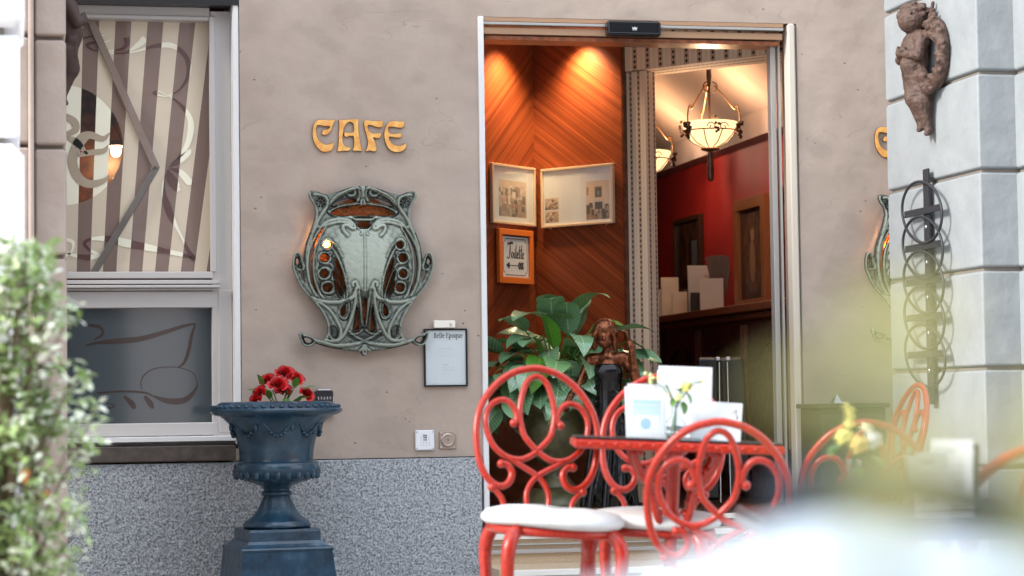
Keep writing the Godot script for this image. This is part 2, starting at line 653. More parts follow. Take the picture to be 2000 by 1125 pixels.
	M.bronze = tri_mat(noise_tex(0.03, 3, 4, [[0.0, c8(44, 24, 16)], [0.55, c8(108, 60, 38)], [1.0, c8(176, 108, 70)]], 256, 43), 6.0, 0.32)
	M.bronze.metallic = 0.75
	M.dress = mat(c8(14, 13, 15), 0.22, 0.3)
	M.iron = mat(c8(52, 55, 60), 0.5, 0.3)
	M.paper = mat(c8(206, 210, 214), 0.75)
	M.ink = mat(c8(52, 50, 52), 0.7)
	M.glass = mat(Color(0.9, 0.97, 0.95, 0.06), 0.02)
	M.glass.transparency = BaseMaterial3D.TRANSPARENCY_ALPHA
	M.pane = mat(Color(0.9, 0.95, 0.95, 0.01), 0.02, 0.0, 0.3)
	M.pane.transparency = BaseMaterial3D.TRANSPARENCY_ALPHA
	M.glass_edge = mat(c8(16, 46, 40), 0.15)
	M.red_wall = tri_mat(noise_tex(0.02, 3, 4, [[0.0, c8(150, 28, 23)], [1.0, c8(168, 36, 30)]], 256, 51), 1.0, 0.6)
	M.cream = mat(c8(172, 152, 142), 0.9)
	M.dark_wood = tri_mat(noise_tex(0.02, 3, 5, [[0.0, c8(50, 27, 18)], [0.5, c8(82, 45, 30)], [1.0, c8(118, 68, 44)]], 512, 53), 2.0, 0.3)
	M.brown_wood = tri_mat(noise_tex(0.02, 3, 5, [[0.0, c8(92, 50, 30)], [0.5, c8(124, 70, 44)], [1.0, c8(154, 94, 60)]], 512, 54), 2.5, 0.35)
	M.floor_wood = mat(c8(60, 40, 30), 0.5)
	M.reflection_cream = mat(c8(205, 190, 168), 0.85)  # stripe colours of the painted awning reflection, cream and taupe
	M.reflection_taupe = mat(c8(118, 94, 84), 0.85)
	M.etch_light = mat(c8(238, 234, 212), 0.6)
	M.etch_dark = mat(c8(72, 22, 14), 0.4)
	M.etch_grey = mat(c8(168, 152, 130), 0.7)
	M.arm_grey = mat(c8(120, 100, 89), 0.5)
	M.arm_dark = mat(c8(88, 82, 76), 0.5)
	M.low_film = mat(c8(62, 70, 74), 0.06, 0.0, 0.8)
	M.low_etch = mat(c8(52, 40, 34), 0.1, 0.0, 0.6)
	M.leaf_dark = mat(Color.WHITE, 0.3)
	M.petal = mat(c8(196, 18, 22), 0.55)
	M.petal.backlight_enabled = true
	M.petal.backlight = c8(90, 10, 8)
	M.petal_dark = mat(c8(140, 10, 16), 0.6)
	M.rose_leaf = mat(c8(74, 112, 48), 0.4)
	M.rose_leaf.backlight_enabled = true
	M.rose_leaf.backlight = c8(60, 90, 30)
	M.pot_olive = tri_mat(noise_tex(0.02, 3, 5, [[0.0, c8(46, 42, 26)], [0.5, c8(82, 78, 52)], [1.0, c8(120, 114, 80)]], 256, 61), 3.0, 0.4)
	M.silver = mat(c8(210, 210, 212), 0.25, 0.9)
	# leaf of the peace lily: midrib and side veins
	var li := img(128, 256, c8(40, 74, 40))
	for y in 256:
		for x in 128:
			var u := absf(x - 63.5) / 64.0
			var vv := fposmod(y / 256.0 * 13.0 - u * 2.4, 1.0)
			var a := clampf(1.0 - absf(vv - 0.5) * 7.0, 0.0, 1.0) * 0.45 + clampf(1.0 - u * 22.0, 0.0, 1.0) * 0.8
			li.set_pixel(x, y, c8(98, 138, 98).lerp(c8(210, 224, 196), clampf(a, 0.0, 1.0)))
	var lt := ImageTexture.create_from_image(li)
	M.lily = mat(Color.WHITE, 0.24, 0.0, 0.7)
	M.lily.albedo_texture = lt
	M.lily.backlight_enabled = true
	M.lily.backlight = c8(60, 90, 30)
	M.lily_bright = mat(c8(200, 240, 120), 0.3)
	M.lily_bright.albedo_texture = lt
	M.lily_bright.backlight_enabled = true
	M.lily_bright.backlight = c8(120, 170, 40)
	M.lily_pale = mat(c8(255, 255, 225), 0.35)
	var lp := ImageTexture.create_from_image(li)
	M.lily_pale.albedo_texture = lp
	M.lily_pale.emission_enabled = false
	# veneer with diagonal figure
	var wi := img(400, 2048, Color.BLACK)
	var f1 := FastNoiseLite.new()
	f1.seed = 9
	f1.frequency = 0.01
	f1.fractal_octaves = 4
	for y in 2048:
		for x in 400:
			var v := y / 2048.0
			var u := x / 400.0
			var a := f1.get_noise_2d(u * 90.0, v * 10000.0) * 0.45 + f1.get_noise_2d(u * 40.0 + 900.0, v * 3000.0) * 0.3
			var b := f1.get_noise_2d(u * 260.0 + 300.0, v * 30000.0)
			var t := clampf(0.48 + a * 0.95 + b * 0.45, 0.0, 1.0)
			wi.set_pixel(x, y, c8(92, 38, 19).lerp(c8(162, 84, 44), t))
	M.veneer = mat(Color.WHITE, 0.38)
	M.veneer.albedo_texture = ImageTexture.create_from_image(wi)
	# striped wall covering with bands of little dark lozenges
	var si := img(128, 64, c8(206, 184, 162))
	for y in 64:
		for x in 128:
			var cc := c8(208, 188, 166)
			if x > 46 and x < 82:
				cc = c8(176, 148, 124)
			if absi(x - 44) < 2 or absi(x - 84) < 2 or absi(x - 8) < 1 or absi(x - 120) < 1:
				cc = c8(92, 68, 54)
			var yy := fposmod(y, 16.0)
			if absf(x - 64) < 13 and absf(yy - 8.0) + absf(x - 64) * 0.4 < 6.5:
				cc = c8(60, 42, 34)
			si.set_pixel(x, y, cc)
	M.stripes = mat(Color.WHITE, 0.8)
	M.stripes.albedo_texture = ImageTexture.create_from_image(si)

# ---------------------------------------------------------------- the place
func _ready() -> void:
	rng.seed = 4711
	var cam := Camera3D.new()
	cam.name = "camera"
	var at := CameraAttributesPhysical.new()
	at.frustum_focal_length = 95.8
	at.frustum_focus_distance = 11.3
	at.frustum_near = 0.05
	at.frustum_far = 400.0
	at.exposure_aperture = 3.7
	cam.attributes = at
	cam.fov = 14.28
	cam.near = 0.05
	cam.far = 400.0
	cam.transform = Transform3D(Basis(Vector3(0.977058, -0.013514, 0.212545), Vector3(0.002585, 0.998664, 0.051615), Vector3(-0.212959, -0.049881, 0.975787)).orthonormalized(), Vector3(0, 0.87, 11.55))
	add_child(cam)
	cam.current = true
	var we := WorldEnvironment.new()
	we.name = "sky_and_air"
	var env := Environment.new()
	env.background_mode = Environment.BG_SKY
	var sm := ProceduralSkyMaterial.new()
	sm.sky_top_color = c8(206, 216, 230)
	sm.sky_horizon_color = c8(226, 229, 233)
	sm.ground_bottom_color = c8(120, 116, 112)
	sm.ground_horizon_color = c8(190, 190, 190)
	sm.sky_curve = 0.2
	var sky := Sky.new()
	sky.sky_material = sm
	env.sky = sky
	env.background_energy_multiplier = 1.0
	env.tonemap_mode = Environment.TONE_MAPPER_LINEAR
	env.tonemap_exposure = 4.0
	env.sdfgi_enabled = true
	env.ssao_enabled = true
	env.ssil_enabled = true
	we.environment = env
	add_child(we)
	var sun := DirectionalLight3D.new()
	sun.name = "sun"
	sun.light_color = Color(1.0, 0.98, 0.95)
	sun.light_energy = 0.42
	sun.light_angular_distance = 16.0
	sun.shadow_enabled = true
	add_child(sun)
	sun.look_at_from_position(Vector3(-9.0, 5.5, 2.4), Vector3.ZERO)
	materials()
	build_ground()
	build_building()
	build_room()
	build_window()
	build_piers()
	build_wall_things()
	build_emblems()
	build_urn()
	build_vestibule_things()
	build_room_things()
	build_plant_and_statue()
	build_pier_things()
	build_tables_and_chairs()
	build_cabinet()
	build_shrub()
	build_foreground()
	build_street()

func build_ground() -> void:
	var mb := MB.new()
	var xs := [-80.0, -30.0, -10.0, -4.0, -2.0]
	for i in 25:
		xs.append(-1.0 + i * 0.3)
	xs.append_array([7.0, 9.0, 14.0, 30.0, 80.0])
	var zs := [-1.0]
	for i in 42:
		zs.append(-0.3 + i * 0.3)
	zs.append_array([13.5, 16.0, 20.0, 40.0, 110.0])
	for i in xs.size() - 1:
		for j in zs.size() - 1:
			var q := []
			for e in [[i, j + 1], [i + 1, j + 1], [i + 1, j], [i, j]]:
				q.append(Vector3(xs[e[0]], ground_y(xs[e[0]], zs[e[1]]), zs[e[1]]))
			var nn: Vector3 = (q[1] - q[0]).cross(q[3] - q[0]).normalized()
			mb.quad(q[0], q[1], q[2], q[3], nn)
	struct("pavement", "grey stone pavement sloping down from the cafe front", mb, tri_mat(noise_tex(0.05, 3, 4, [[0.0, c8(146, 140, 132)], [1.0, c8(182, 175, 166)]], 512, 71), 1.0, 0.85))

func build_building() -> void:
	var b := thing("cafe_building", "mauve plastered cafe front with granite base, window and lit doorway", "building")
	var w := MB.new()
	var T := 0.25
	for r in [[-4.0, 1.13, 2.93, 6.0], [-4.0, 0.0, 0.6, 2.93], [1.13, 2.36, 0.6, 6.0], [2.36, 4.09, 2.865, 6.0], [4.09, 9.0, 0.6, 6.0], [0.0, 1.13, 0.6, 0.66]]:
		var x1: float = r[1]
		var y0: float = r[2]
		var y1: float = r[3]
		if r[0] == -4.0 and y0 > 2.0:
			y1 = 6.0
		w.box(Vector3((r[0] + x1) / 2, (y0 + y1) / 2, -T / 2), Vector3(x1 - r[0], y1 - y0, T))
	part("plaster_wall", w, M.plaster, b)
	var g := MB.new()
	g.box(Vector3((-4.0 + 2.345) / 2, 0.25, -0.1), Vector3(6.345, 0.69, 0.26), Basis(), 0.006)
	g.box(Vector3((4.1 + 9.0) / 2, 0.25, -0.1), Vector3(4.9, 0.69, 0.26), Basis(), 0.006)
	part("granite_base", g, M.granite, b)
	# steps up to the door
	var s := MB.new()
	s.box(Vector3(3.22, 0.0, 0.19), Vector3(1.755, 0.1, 0.5))
	part("lower_step", s, M.step_granite, b)
	s = MB.new()
	s.box(Vector3(3.22, 0.1, -0.1), Vector3(1.73, 0.2, 0.3))
	part("upper_step", s, M.step_granite, b)
	for e in [[0.032, 0.45, 0.03], [0.19, 0.063, 0.03], [0.148, 0.062, 0.008], [0.112, 0.062, 0.02], [0.268, 0.035, 0.026]]:
		s = MB.new()
		s.box(Vector3(3.22, e[0], e[1]), Vector3(1.72, e[2], 0.025), Basis(), 0.003)
		part("step_nosing", s, M.nosing if e[2] > 0.025 else M.alu, b)
	var f := MB.new()
	# door frame
	f.box(Vector3(2.372, 1.59, -0.02), Vector3(0.03, 2.55, 0.07), Basis(), 0.004)
	part("door_jamb", f, M.white_frame, b)
	f = MB.new()
	f.box(Vector3(4.058, 1.59, -0.03), Vector3(0.042, 2.55, 0.08), Basis(), 0.01)
	part("door_jamb", f, mat(c8(204, 194, 180), 0.4), b)
	f = MB.new()
	f.box(Vector3(4.084, 1.59, -0.06), Vector3(0.012, 2.55, 0.1))
	part("jamb_seal", f, M.joint, b)
	f = MB.new()
	f.box(Vector3(3.985, 1.57, -0.12), Vector3(0.03, 2.5, 0.06), Basis(), 0.004)
	f.box(Vector3(4.017, 1.57, -0.1), Vector3(0.012, 2.5, 0.03))
	part("sliding_door_edge", f, M.alu, b)
	f = MB.new()
	f.box(Vector3(3.2, 2.795, -0.06), Vector3(1.63, 0.035, 0.1), Basis(), 0.003)
	f.box(Vector3(3.2, 2.853, -0.03), Vector3(1.63, 0.02, 0.06))
	part("door_header", f, mat(c8(176, 140, 112), 0.4, 0.3), b)
	f = MB.new()
	f.box(Vector3(3.2, 2.832, -0.018), Vector3(1.63, 0.014, 0.05), Basis(), 0.002)
	part("door_track", f, M.alu, b)
	f = MB.new()
	f.box(Vector3(2.36 + 0.02, 2.87, -0.13), Vector3(0.04, 0.01, 0.2))
	f.box(Vector3(3.2, 2.76, -0.1), Vector3(1.6, 0.02, 0.16))
	part("header_underside", f, M.brown_wood, b)

const CORNER := Vector3(3.002, 0, -1.55)
const PDIR := Vector3(0.636, 0, 0.772)
const LDIR := Vector3(-0.739, 0, 0.674)

func wall_slab(a: Vector3, d: Vector3, l: float, y0: float, y1: float, th: float, nrm: Vector3, uvrot := 0.0, flip := 1.0) -> MB:
	# an upright slab whose face runs from a along d; thickness goes away from nrm
	var mb := MB.new()
	var b := a + d * l
	var up := Vector3.UP
	var F := func(p: Vector3, y: float) -> Vector3: return Vector3(p.x, y, p.z)
	var cs := cos(uvrot)
	var sn := sin(uvrot)
	var U := func(s: float, y: float) -> Vector2: return Vector2(0.62 + (s * flip * cs + y * sn) * 0.2, 0.1 + (-s * flip * sn + y * cs) * 0.25)
	mb.quad(F.call(a, y0), F.call(b, y0), F.call(b, y1), F.call(a, y1), nrm, [U.call(0, y0), U.call(l, y0), U.call(l, y1), U.call(0, y1)])
	var a2 := a - nrm * th
	var b2 := b - nrm * th
	mb.quad(F.call(a2, y0), F.call(b2, y0), F.call(b2, y1), F.call(a2, y1), -nrm)
	mb.quad(F.call(a, y0), F.call(a2, y0), F.call(a2, y1), F.call(a, y1), -d)
	mb.quad(F.call(b, y0), F.call(b2, y0), F.call(b2, y1), F.call(b, y1), d)
	mb.quad(F.call(a, y1), F.call(b, y1), F.call(b2, y1), F.call(a2, y1), up)
	mb.quad(F.call(a, y0), F.call(b, y0), F.call(b2, y0), F.call(a2, y0), -up)
	return mb

func stripe_uv(mb: MB, sx: float, sy: float) -> void:
	for i in mb.uv.size():
		mb.uv[i] = Vector2(mb.uv[i].x / sx, mb.uv[i].y / sy)

func build_room() -> void:
	var b := thing("entrance_hall", "wood panelled entrance and red room behind the open door", "interior")
	var pn := Vector3(-0.772, 0, 0.636)
	var ln := Vector3(0.674, 0, 0.739)
	part("right_wood_panel", wall_slab(CORNER, PDIR, 0.655, 0.3, 3.0, 0.05, pn, -0.62), M.veneer, b)
	part("left_wood_panel", wall_slab(CORNER, LDIR, 1.75, 0.3, 3.0, 0.05, ln, -0.75), M.veneer, b)
	var shade_panel := wall_slab(CORNER + pn * 0.012 + ln * 0.012, PDIR, 0.62, 0.3, 0.86, 0.01, pn)  # dark panels added for the shade low on the wood walls
	part("right_shade_panel", shade_panel, M.dark_wood, b)
	shade_panel = wall_slab(CORNER + pn * 0.012 + ln * 0.012, LDIR, 1.6, 0.3, 0.86, 0.01, ln)
	part("left_shade_panel", shade_panel, M.dark_wood, b)
	var trim := MB.new()
	trim.box(CORNER + PDIR * 0.663 + Vector3(0, 1.65, 0), Vector3(0.016, 2.7, 0.06), Basis(Vector3.UP, -atan2(PDIR.z, PDIR.x)))
	part("panel_edge", trim, M.dark_wood, b)
	# striped portal
	var jb := MB.new()
	var rot := Basis(Vector3.UP, -atan2(PDIR.z, PDIR.x))
	var jc := CORNER + PDIR * 0.735
	jb.box(Vector3(0, 1.52, -0.05), Vector3(0.128, 2.44, 0.1))
	for i in jb.uv.size():
		jb.uv[i] = Vector2((jb.uv[i].x + 0.064) / 0.055, jb.uv[i].y / 0.12)
	part("striped_jamb", jb, M.stripes, b, Transform3D(rot, jc))
	jb = MB.new()
	var bl := 1.3
	jb.box(Vector3(bl / 2, 2.87, -0.12), Vector3(bl, 0.25, 0.26))
	stripe_uv(jb, 0.088, 0.12)
	part("striped_beam", jb, M.stripes, b, Transform3D(rot, CORNER + PDIR * 0.66))
	# glass door leaf standing open
	var hinge := CORNER + PDIR * 0.79
	var gd := MB.new()
	gd.box(Vector3(0, 1.53, -0.36), Vector3(0.01, 2.4, 0.72))
	var leaf := part("glass_door", gd, M.glass, b, Transform3D(Basis(Vector3.UP, -0.17), hinge + Vector3(0.005, 0, -0.02)))
	gd = MB.new()
	gd.box(Vector3(0, 1.53, -0.724), Vector3(0.012, 2.4, 0.006))
	part("glass_edge", gd, M.glass_edge, leaf)
	gd = MB.new()
	gd.box(Vector3(0, 2.7, -0.66), Vector3(0.035, 0.06, 0.16), Basis(), 0.004)
	part("patch_fitting", gd, M.alu, leaf)
	# shell
	var fl := MB.new()
	fl.box(Vector3(2.0, 0.235, -3.4), Vector3(7.0, 0.08, 6.4))
	part("floor", fl, M.floor_wood, b)
	var cl := MB.new()
	cl.box(Vector3(1.25, 3.08, -3.4), Vector3(5.3, 0.12, 6.3))
	part("ceiling", cl, M.cream, b)
	cl = MB.new()
	cl.quad(Vector3(3.9, 3.02, -0.25), Vector3(3.9, 3.02, -6.4), Vector3(4.385, 2.6, -6.4), Vector3(4.385, 2.6, -0.25), Vector3(-0.65, -0.76, 0).normalized())
	cl.quad(Vector3(3.9, 3.12, -0.25), Vector3(3.9, 3.12, -6.4), Vector3(4.6, 3.12, -6.4), Vector3(4.6, 3.12, -0.25), Vector3.UP)
	part("ceiling_cove", cl, M.cream, b)
	cl = MB.new()
	cl.box(Vector3(4.46, 2.53, -3.35), Vector3(0.15, 0.16, 6.2), Basis(), 0.004)
	cl.box(Vector3(4.2, 2.53, -4.9), Vector3(0.6, 0.16, 0.2), Basis(), 0.004)
	part("bulkhead", cl, M.cream, b)
	var rw := MB.new()
	rw.box(Vector3(4.56, 1.6, -3.35), Vector3(0.12, 2.9, 6.3))
	part("red_wall", rw, M.red_wall, b)
	rw = MB.new()
	rw.box(Vector3(2.0, 1.65, -6.5), Vector3(6.0, 2.9, 0.12))
	part("back_wall", rw, M.red_wall, b)
	rw = MB.new()
	rw.box(Vector3(-1.4, 1.65, -3.4), Vector3(0.12, 2.9, 6.2))
	part("side_wall", rw, M.red_wall, b)
	var ds := MB.new()
	ds.quad(Vector3(1.7, 2.975, -0.26), Vector3(4.12, 2.975, -0.26), Vector3(3.05, 2.975, -1.6), Vector3(2.95, 2.975, -1.6), Vector3.DOWN)
	ds.quad(Vector3(1.7, 2.995, -0.26), Vector3(4.12, 2.995, -0.26), Vector3(3.05, 2.995, -1.6), Vector3(2.95, 2.995, -1.6), Vector3.UP)
	part("entrance_ceiling", ds, mat(c8(190, 160, 134), 0.8), b)
	# dark ledge and wainscot along the red wall
	var lg := MB.new()
	lg.box(Vector3(4.43, 1.42, -3.2), Vector3(0.28, 0.05, 5.6), Basis(), 0.008)
	lg.box(Vector3(4.45, 1.375, -3.2), Vector3(0.2, 0.04, 5.6), Basis(), 0.01)
	part("wainscot_ledge", lg, M.brown_wood, b)
	lg = MB.new()
	lg.box(Vector3(4.45, 0.83, -3.2), Vector3(0.1, 1.09, 5.6))
	part("wainscot", lg, M.dark_wood, b)
	for k in 5:
		var z := -0.95 - k * 0.95
		lg = MB.new()
		for t in [-0.035, 0.0, 0.035]:
			lg.box(Vector3(4.385, 0.83, z + t), Vector3(0.03, 1.0, 0.022), Basis(), 0.006)
		part("wainscot_pilaster", lg, M.brown_wood, b)
		lg = MB.new()
		lg.box(Vector3(4.393, 0.7, z - 0.47), Vector3(0.02, 0.55, 0.62), Basis(), 0.01)
		var arc := PackedVector3Array()
		for i in 13:
			arc.append(Vector3(4.39, 1.1 + sin(PI * i / 12.0) * 0.12, z - 0.2 - i * 0.045))
		lg.tube(arc, 0.012, 6)
		part("wainscot_panel", lg, M.dark_wood, b)
	# two downlights over the panels, both lit
	for e in [[2.846, -1.194, Vector3(-0.22, -1, -0.26)], [3.163, -1.171, Vector3(0.32, -1, -0.3)]]:
		var rg := MB.new()
		rg.lathe([Vector2(0.03, -0.006), Vector2(0.042, -0.006), Vector2(0.045, 0.0)], 20)
		var dl := part("downlight", rg, M.white_frame, b, Transform3D(Basis(), Vector3(e[0], 2.974, e[1])))
		var bu := MB.new()
		bu.ball(Vector3(0, 0, 0), Vector3(0.03, 0.008, 0.03), 14)
		var em := mat(Color.WHITE)
		em.emission_enabled = true
		em.emission = Color(1.0, 0.9, 0.75)
		em.emission_energy_multiplier = 1.2
		part("lamp", bu, em, dl)
		var sp := SpotLight3D.new()
		sp.spot_angle = 52.0
		sp.spot_angle_attenuation = 1.0
		light(sp, "downlight_beam", Vector3(e[0], 2.95, e[1]), Color(1.0, 0.86, 0.66), 0.6, 0.06)
		sp.look_at(sp.position + e[2], Vector3.BACK)

func wx(px: float) -> float:
	return 0.2738 + (px - 130.0) * 0.002569

func wy(py: float) -> float:
	return 2.8272 - (py - 40.0) * 0.002596

func build_window() -> void:
	var b := thing("cafe_window", "tall aluminium window with painted awning reflection in etched upper pane, dark lower pane", "window")
	var SX := 0.002569
	var SY := 0.002596
	var z := -0.155
	var f := MB.new()
	f.box(Vector3(0.565, 2.912, -0.11), Vector3(1.13, 0.036, 0.22))
	part("painted_lintel_shadow", f, M.dark_metal, b)  # dark bar standing for the shadow under the lintel
	f = MB.new()
	f.box(Vector3(1.112, 1.8, -0.06), Vector3(0.036, 2.24, 0.11), Basis(), 0.008)
	f.box(Vector3(1.1, 1.75, -0.2), Vector3(0.06, 2.3, 0.08))
	f.box(Vector3(0.5, 0.72, -0.19), Vector3(1.2, 0.1, 0.08))
	part("outer_trim", f, M.white_frame, b)
	f = MB.new()
	f.box(Vector3(1.043, 1.8, -0.13), Vector3(0.106, 2.16, 0.07), Basis(), 0.006)
	f.box(Vector3(0.5, 2.861, -0.13), Vector3(0.98, 0.072, 0.07), Basis(), 0.006)
	f.box(Vector3(0.5, 2.838, -0.1), Vector3(0.96, 0.02, 0.03), Basis(), 0.004)
	f.box(Vector3(1.0, 2.2, -0.1), Vector3(0.03, 1.3, 0.03), Basis(), 0.004)
	f.box(Vector3(0.5, 1.535, -0.12), Vector3(1.0, 0.034, 0.06), Basis(), 0.004)
	part("upper_frame", f, M.win_frame, b)
	f = MB.new()
	f.box(Vector3(0.5, 1.5, -0.11), Vector3(1.06, 0.02, 0.05), Basis(), 0.003)
	f.box(Vector3(0.5, 1.476, -0.09), Vector3(1.06, 0.014, 0.08), Basis(), 0.003)
	f.box(Vector3(0.5, 1.462, -0.115), Vector3(1.06, 0.01, 0.05))
	part("middle_rail", f, M.win_frame, b)
	f = MB.new()
	f.box(Vector3(0.5, 1.412, -0.12), Vector3(1.04, 0.085, 0.055), Basis(), 0.005)
	f.box(Vector3(0.5, 0.76, -0.12), Vector3(1.04, 0.066, 0.055), Basis(), 0.005)
	f.box(Vector3(1.057, 1.1, -0.117), Vector3(0.072, 0.72, 0.054), Basis(), 0.004)
	part("lower_frame", f, M.win_frame, b)
	f = MB.new()
	f.box(Vector3(0.55, 0.712, -0.07), Vector3(1.1, 0.026, 0.14), Basis(), 0.003)
	part("lower_drip_rail", f, M.white_frame, b)
	f = MB.new()
	f.box(Vector3(0.5, 0.641, 0.0), Vector3(1.185, 0.075, 0.09), Basis(), 0.004)
	part("window_sill", f, M.sill, b)
	# striped awning reflection painted as flat bands, open where the round medallion is
	var med := PackedVector2Array()
	for i in 48:
		med.append(Vector2(wx(123 + cos(TAU * i / 48.0) * 116.0), wy(284 + sin(TAU * i / 48.0) * 117.0)))
	var frame := PackedVector2Array([Vector2(-0.02, 1.53), Vector2(1.0, 1.53), Vector2(1.0, 2.84), Vector2(-0.02, 2.84)])
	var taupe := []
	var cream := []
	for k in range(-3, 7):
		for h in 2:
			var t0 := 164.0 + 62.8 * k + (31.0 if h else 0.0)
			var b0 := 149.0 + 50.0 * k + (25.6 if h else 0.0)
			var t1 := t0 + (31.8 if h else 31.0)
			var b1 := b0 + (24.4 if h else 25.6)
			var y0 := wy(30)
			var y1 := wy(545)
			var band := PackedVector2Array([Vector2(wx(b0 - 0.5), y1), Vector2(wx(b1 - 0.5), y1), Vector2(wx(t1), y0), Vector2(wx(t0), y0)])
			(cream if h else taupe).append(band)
	var cuts := func(bands: Array, region: PackedVector2Array, inside: bool, zz: float, mb: MB) -> void:
		for q in bands:
			var rs: Array = Geometry2D.intersect_polygons(q, region) if inside else Geometry2D.clip_polygons(q, region)
			for r in rs:
				if not Geometry2D.is_polygon_clockwise(r):
					mb.flat_poly(r, zz)
				else:
					r.reverse()
					mb.flat_poly(r, zz)
	var inframe := func(bands: Array) -> Array:
		var o := []
		for q in bands:
			o.append_array(Geometry2D.intersect_polygons(q, frame))
		return o
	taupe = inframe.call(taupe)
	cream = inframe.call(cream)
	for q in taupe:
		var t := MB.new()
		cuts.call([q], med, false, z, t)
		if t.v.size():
			part("painted_reflection_stripe", t, M.reflection_taupe, b)
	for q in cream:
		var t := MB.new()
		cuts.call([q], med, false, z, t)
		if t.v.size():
			part("painted_reflection_stripe", t, M.reflection_cream, b)
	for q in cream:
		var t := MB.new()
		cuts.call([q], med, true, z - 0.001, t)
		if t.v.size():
			part("medallion_reflection_stripe", t, M.etch_light, b)
	# etched ribbons: pale across the painted cream reflection bands, deep red across the brown
	var A := [1.0 / 3.517, 120.0]
	var B := [1.0 / 2.008, 0.0]
	var rb := [
		[A, [95, 272, 12, 160, 265, 16, 230, 247, 9, 300, 245, 4]],
		[A, [340, 272, 4, 300, 290, 7, 235, 293, 18, 178, 312, 24, 220, 346, 12, 300, 360, 8, 380, 366, 9, 450, 362, 10, 520, 347, 12, 580, 328, 18, 640, 311, 26, 700, 302, 36, 760, 306, 38, 820, 340, 30, 862, 392, 32, 876, 450, 32, 866, 520, 24, 835, 580, 18, 790, 625, 10, 720, 655, 6, 655, 647, 12, 632, 633, 18, 662, 623, 8, 722, 648, 5]],
		[A, [448, 255, 44, 452, 300, 34, 412, 335, 18, 320, 352, 5]],
		[A, [575, 255, 44, 545, 290, 42, 485, 335, 22, 430, 362, 6]],
		[A, [740, 655, 4, 790, 690, 14, 842, 742, 26, 880, 810, 38, 886, 880, 44, 870, 960, 38, 838, 1030, 30, 790, 1090, 14, 745, 1124, 6]],
		[B, [660, 655, 4, 700, 628, 24, 735, 598, 22, 744, 582, 4]],
		[B, [660, 660, 4, 702, 672, 22, 740, 714, 28, 746, 722, 4]],
		[B, [655, 663, 5, 668, 700, 38, 692, 735, 32, 704, 737, 5]],
		[B, [655, 668, 4, 640, 710, 9, 639, 760, 18, 652, 805, 28, 668, 850, 26, 690, 892, 12, 715, 942, 9, 735, 985, 18, 752, 1012, 22, 762, 1018, 4]],
		[B, [760, 1012, 4, 720, 1000, 16, 650, 985, 20, 560, 966, 28, 480, 950, 32, 420, 936, 24, 360, 936, 13, 330, 952, 14, 345, 976, 12, 382, 1000, 13, 340, 1008, 22, 290, 1001, 14, 262, 990, 8]],
		[B, [256, 938, 14, 285, 950, 13, 280, 986, 7, 256, 1002, 13]],
	]
	for e in rb:
		var k: float = e[0][0]
		var off: float = e[0][1]
		var poly := ribbon(e[1], SX * k, SY * k, (130.0 - 0.2738 / SX - off) / k, 0.0)
		var m := poly.size() / 2
		var pale := MB.new()
		var deep := MB.new()
		for i in m - 1:
			var q := PackedVector2Array()
			for id in [i, i + 1, 2 * m - 2 - i, 2 * m - 1 - i]:
				q.append(poly[id] + Vector2(0, 2.8272 + 40.0 * SY))
			for r in [[cream, pale], [taupe, deep]]:
				for band in r[0]:
					for piece in Geometry2D.intersect_polygons(q, band):
						if piece.size() >= 3:
							r[1].flat_poly(piece, z + 0.003)
		if pale.v.size():
			part("etched_ribbon", pale, M.etch_light, b)
		if deep.v.size():
			part("etched_ribbon", deep, M.etch_dark, b)
	for e in [[428, 522, 5, 402, 545, 22, 352, 531, 30, 320, 548, 42, 290, 600, 38, 286, 650, 38, 310, 700, 36, 350, 722, 32, 402, 710, 20, 426, 688, 6], [305, 612, 14, 350, 600, 22, 405, 592, 20, 422, 570, 5], [245, 455, 26, 290, 478, 30, 296, 512, 26, 250, 534, 18], [262, 540, 12, 300, 560, 30, 342, 606, 8]]:
		var t := MB.new()
		strip(t, e, SX / 2.008, SY / 2.008, (130.0 - 0.2738 / SX) * 2.008, (40.0 + 2.8272 / SY) * 2.008, z + 0.002)
		part("etched_letter", t, M.etch_grey, b)
	# reflected awning arm, put in as two coloured bars behind the glass
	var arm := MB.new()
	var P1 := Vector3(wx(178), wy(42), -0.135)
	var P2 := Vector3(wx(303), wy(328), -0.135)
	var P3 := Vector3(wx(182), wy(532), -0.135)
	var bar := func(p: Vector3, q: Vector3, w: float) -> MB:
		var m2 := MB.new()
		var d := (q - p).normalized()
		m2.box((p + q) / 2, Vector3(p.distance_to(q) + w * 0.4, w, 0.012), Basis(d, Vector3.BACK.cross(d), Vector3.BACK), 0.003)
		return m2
	part("upper_reflected_arm", bar.call(P1, P2, 0.038), M.arm_grey, b)
	part("lower_reflected_arm", bar.call(P2, P3, 0.034), M.arm_dark, b)
	arm.box(Vector3(0.5, 2.19, -0.115), Vector3(1.0, 1.3, 0.004))
	part("upper_pane", arm, M.pane, b)
	# lower pane
	var lp := MB.new()
	lp.box(Vector3(0.5, 1.08, -0.135), Vector3(1.06, 0.6, 0.006))
	part("lower_pane", lp, M.low_film, b)
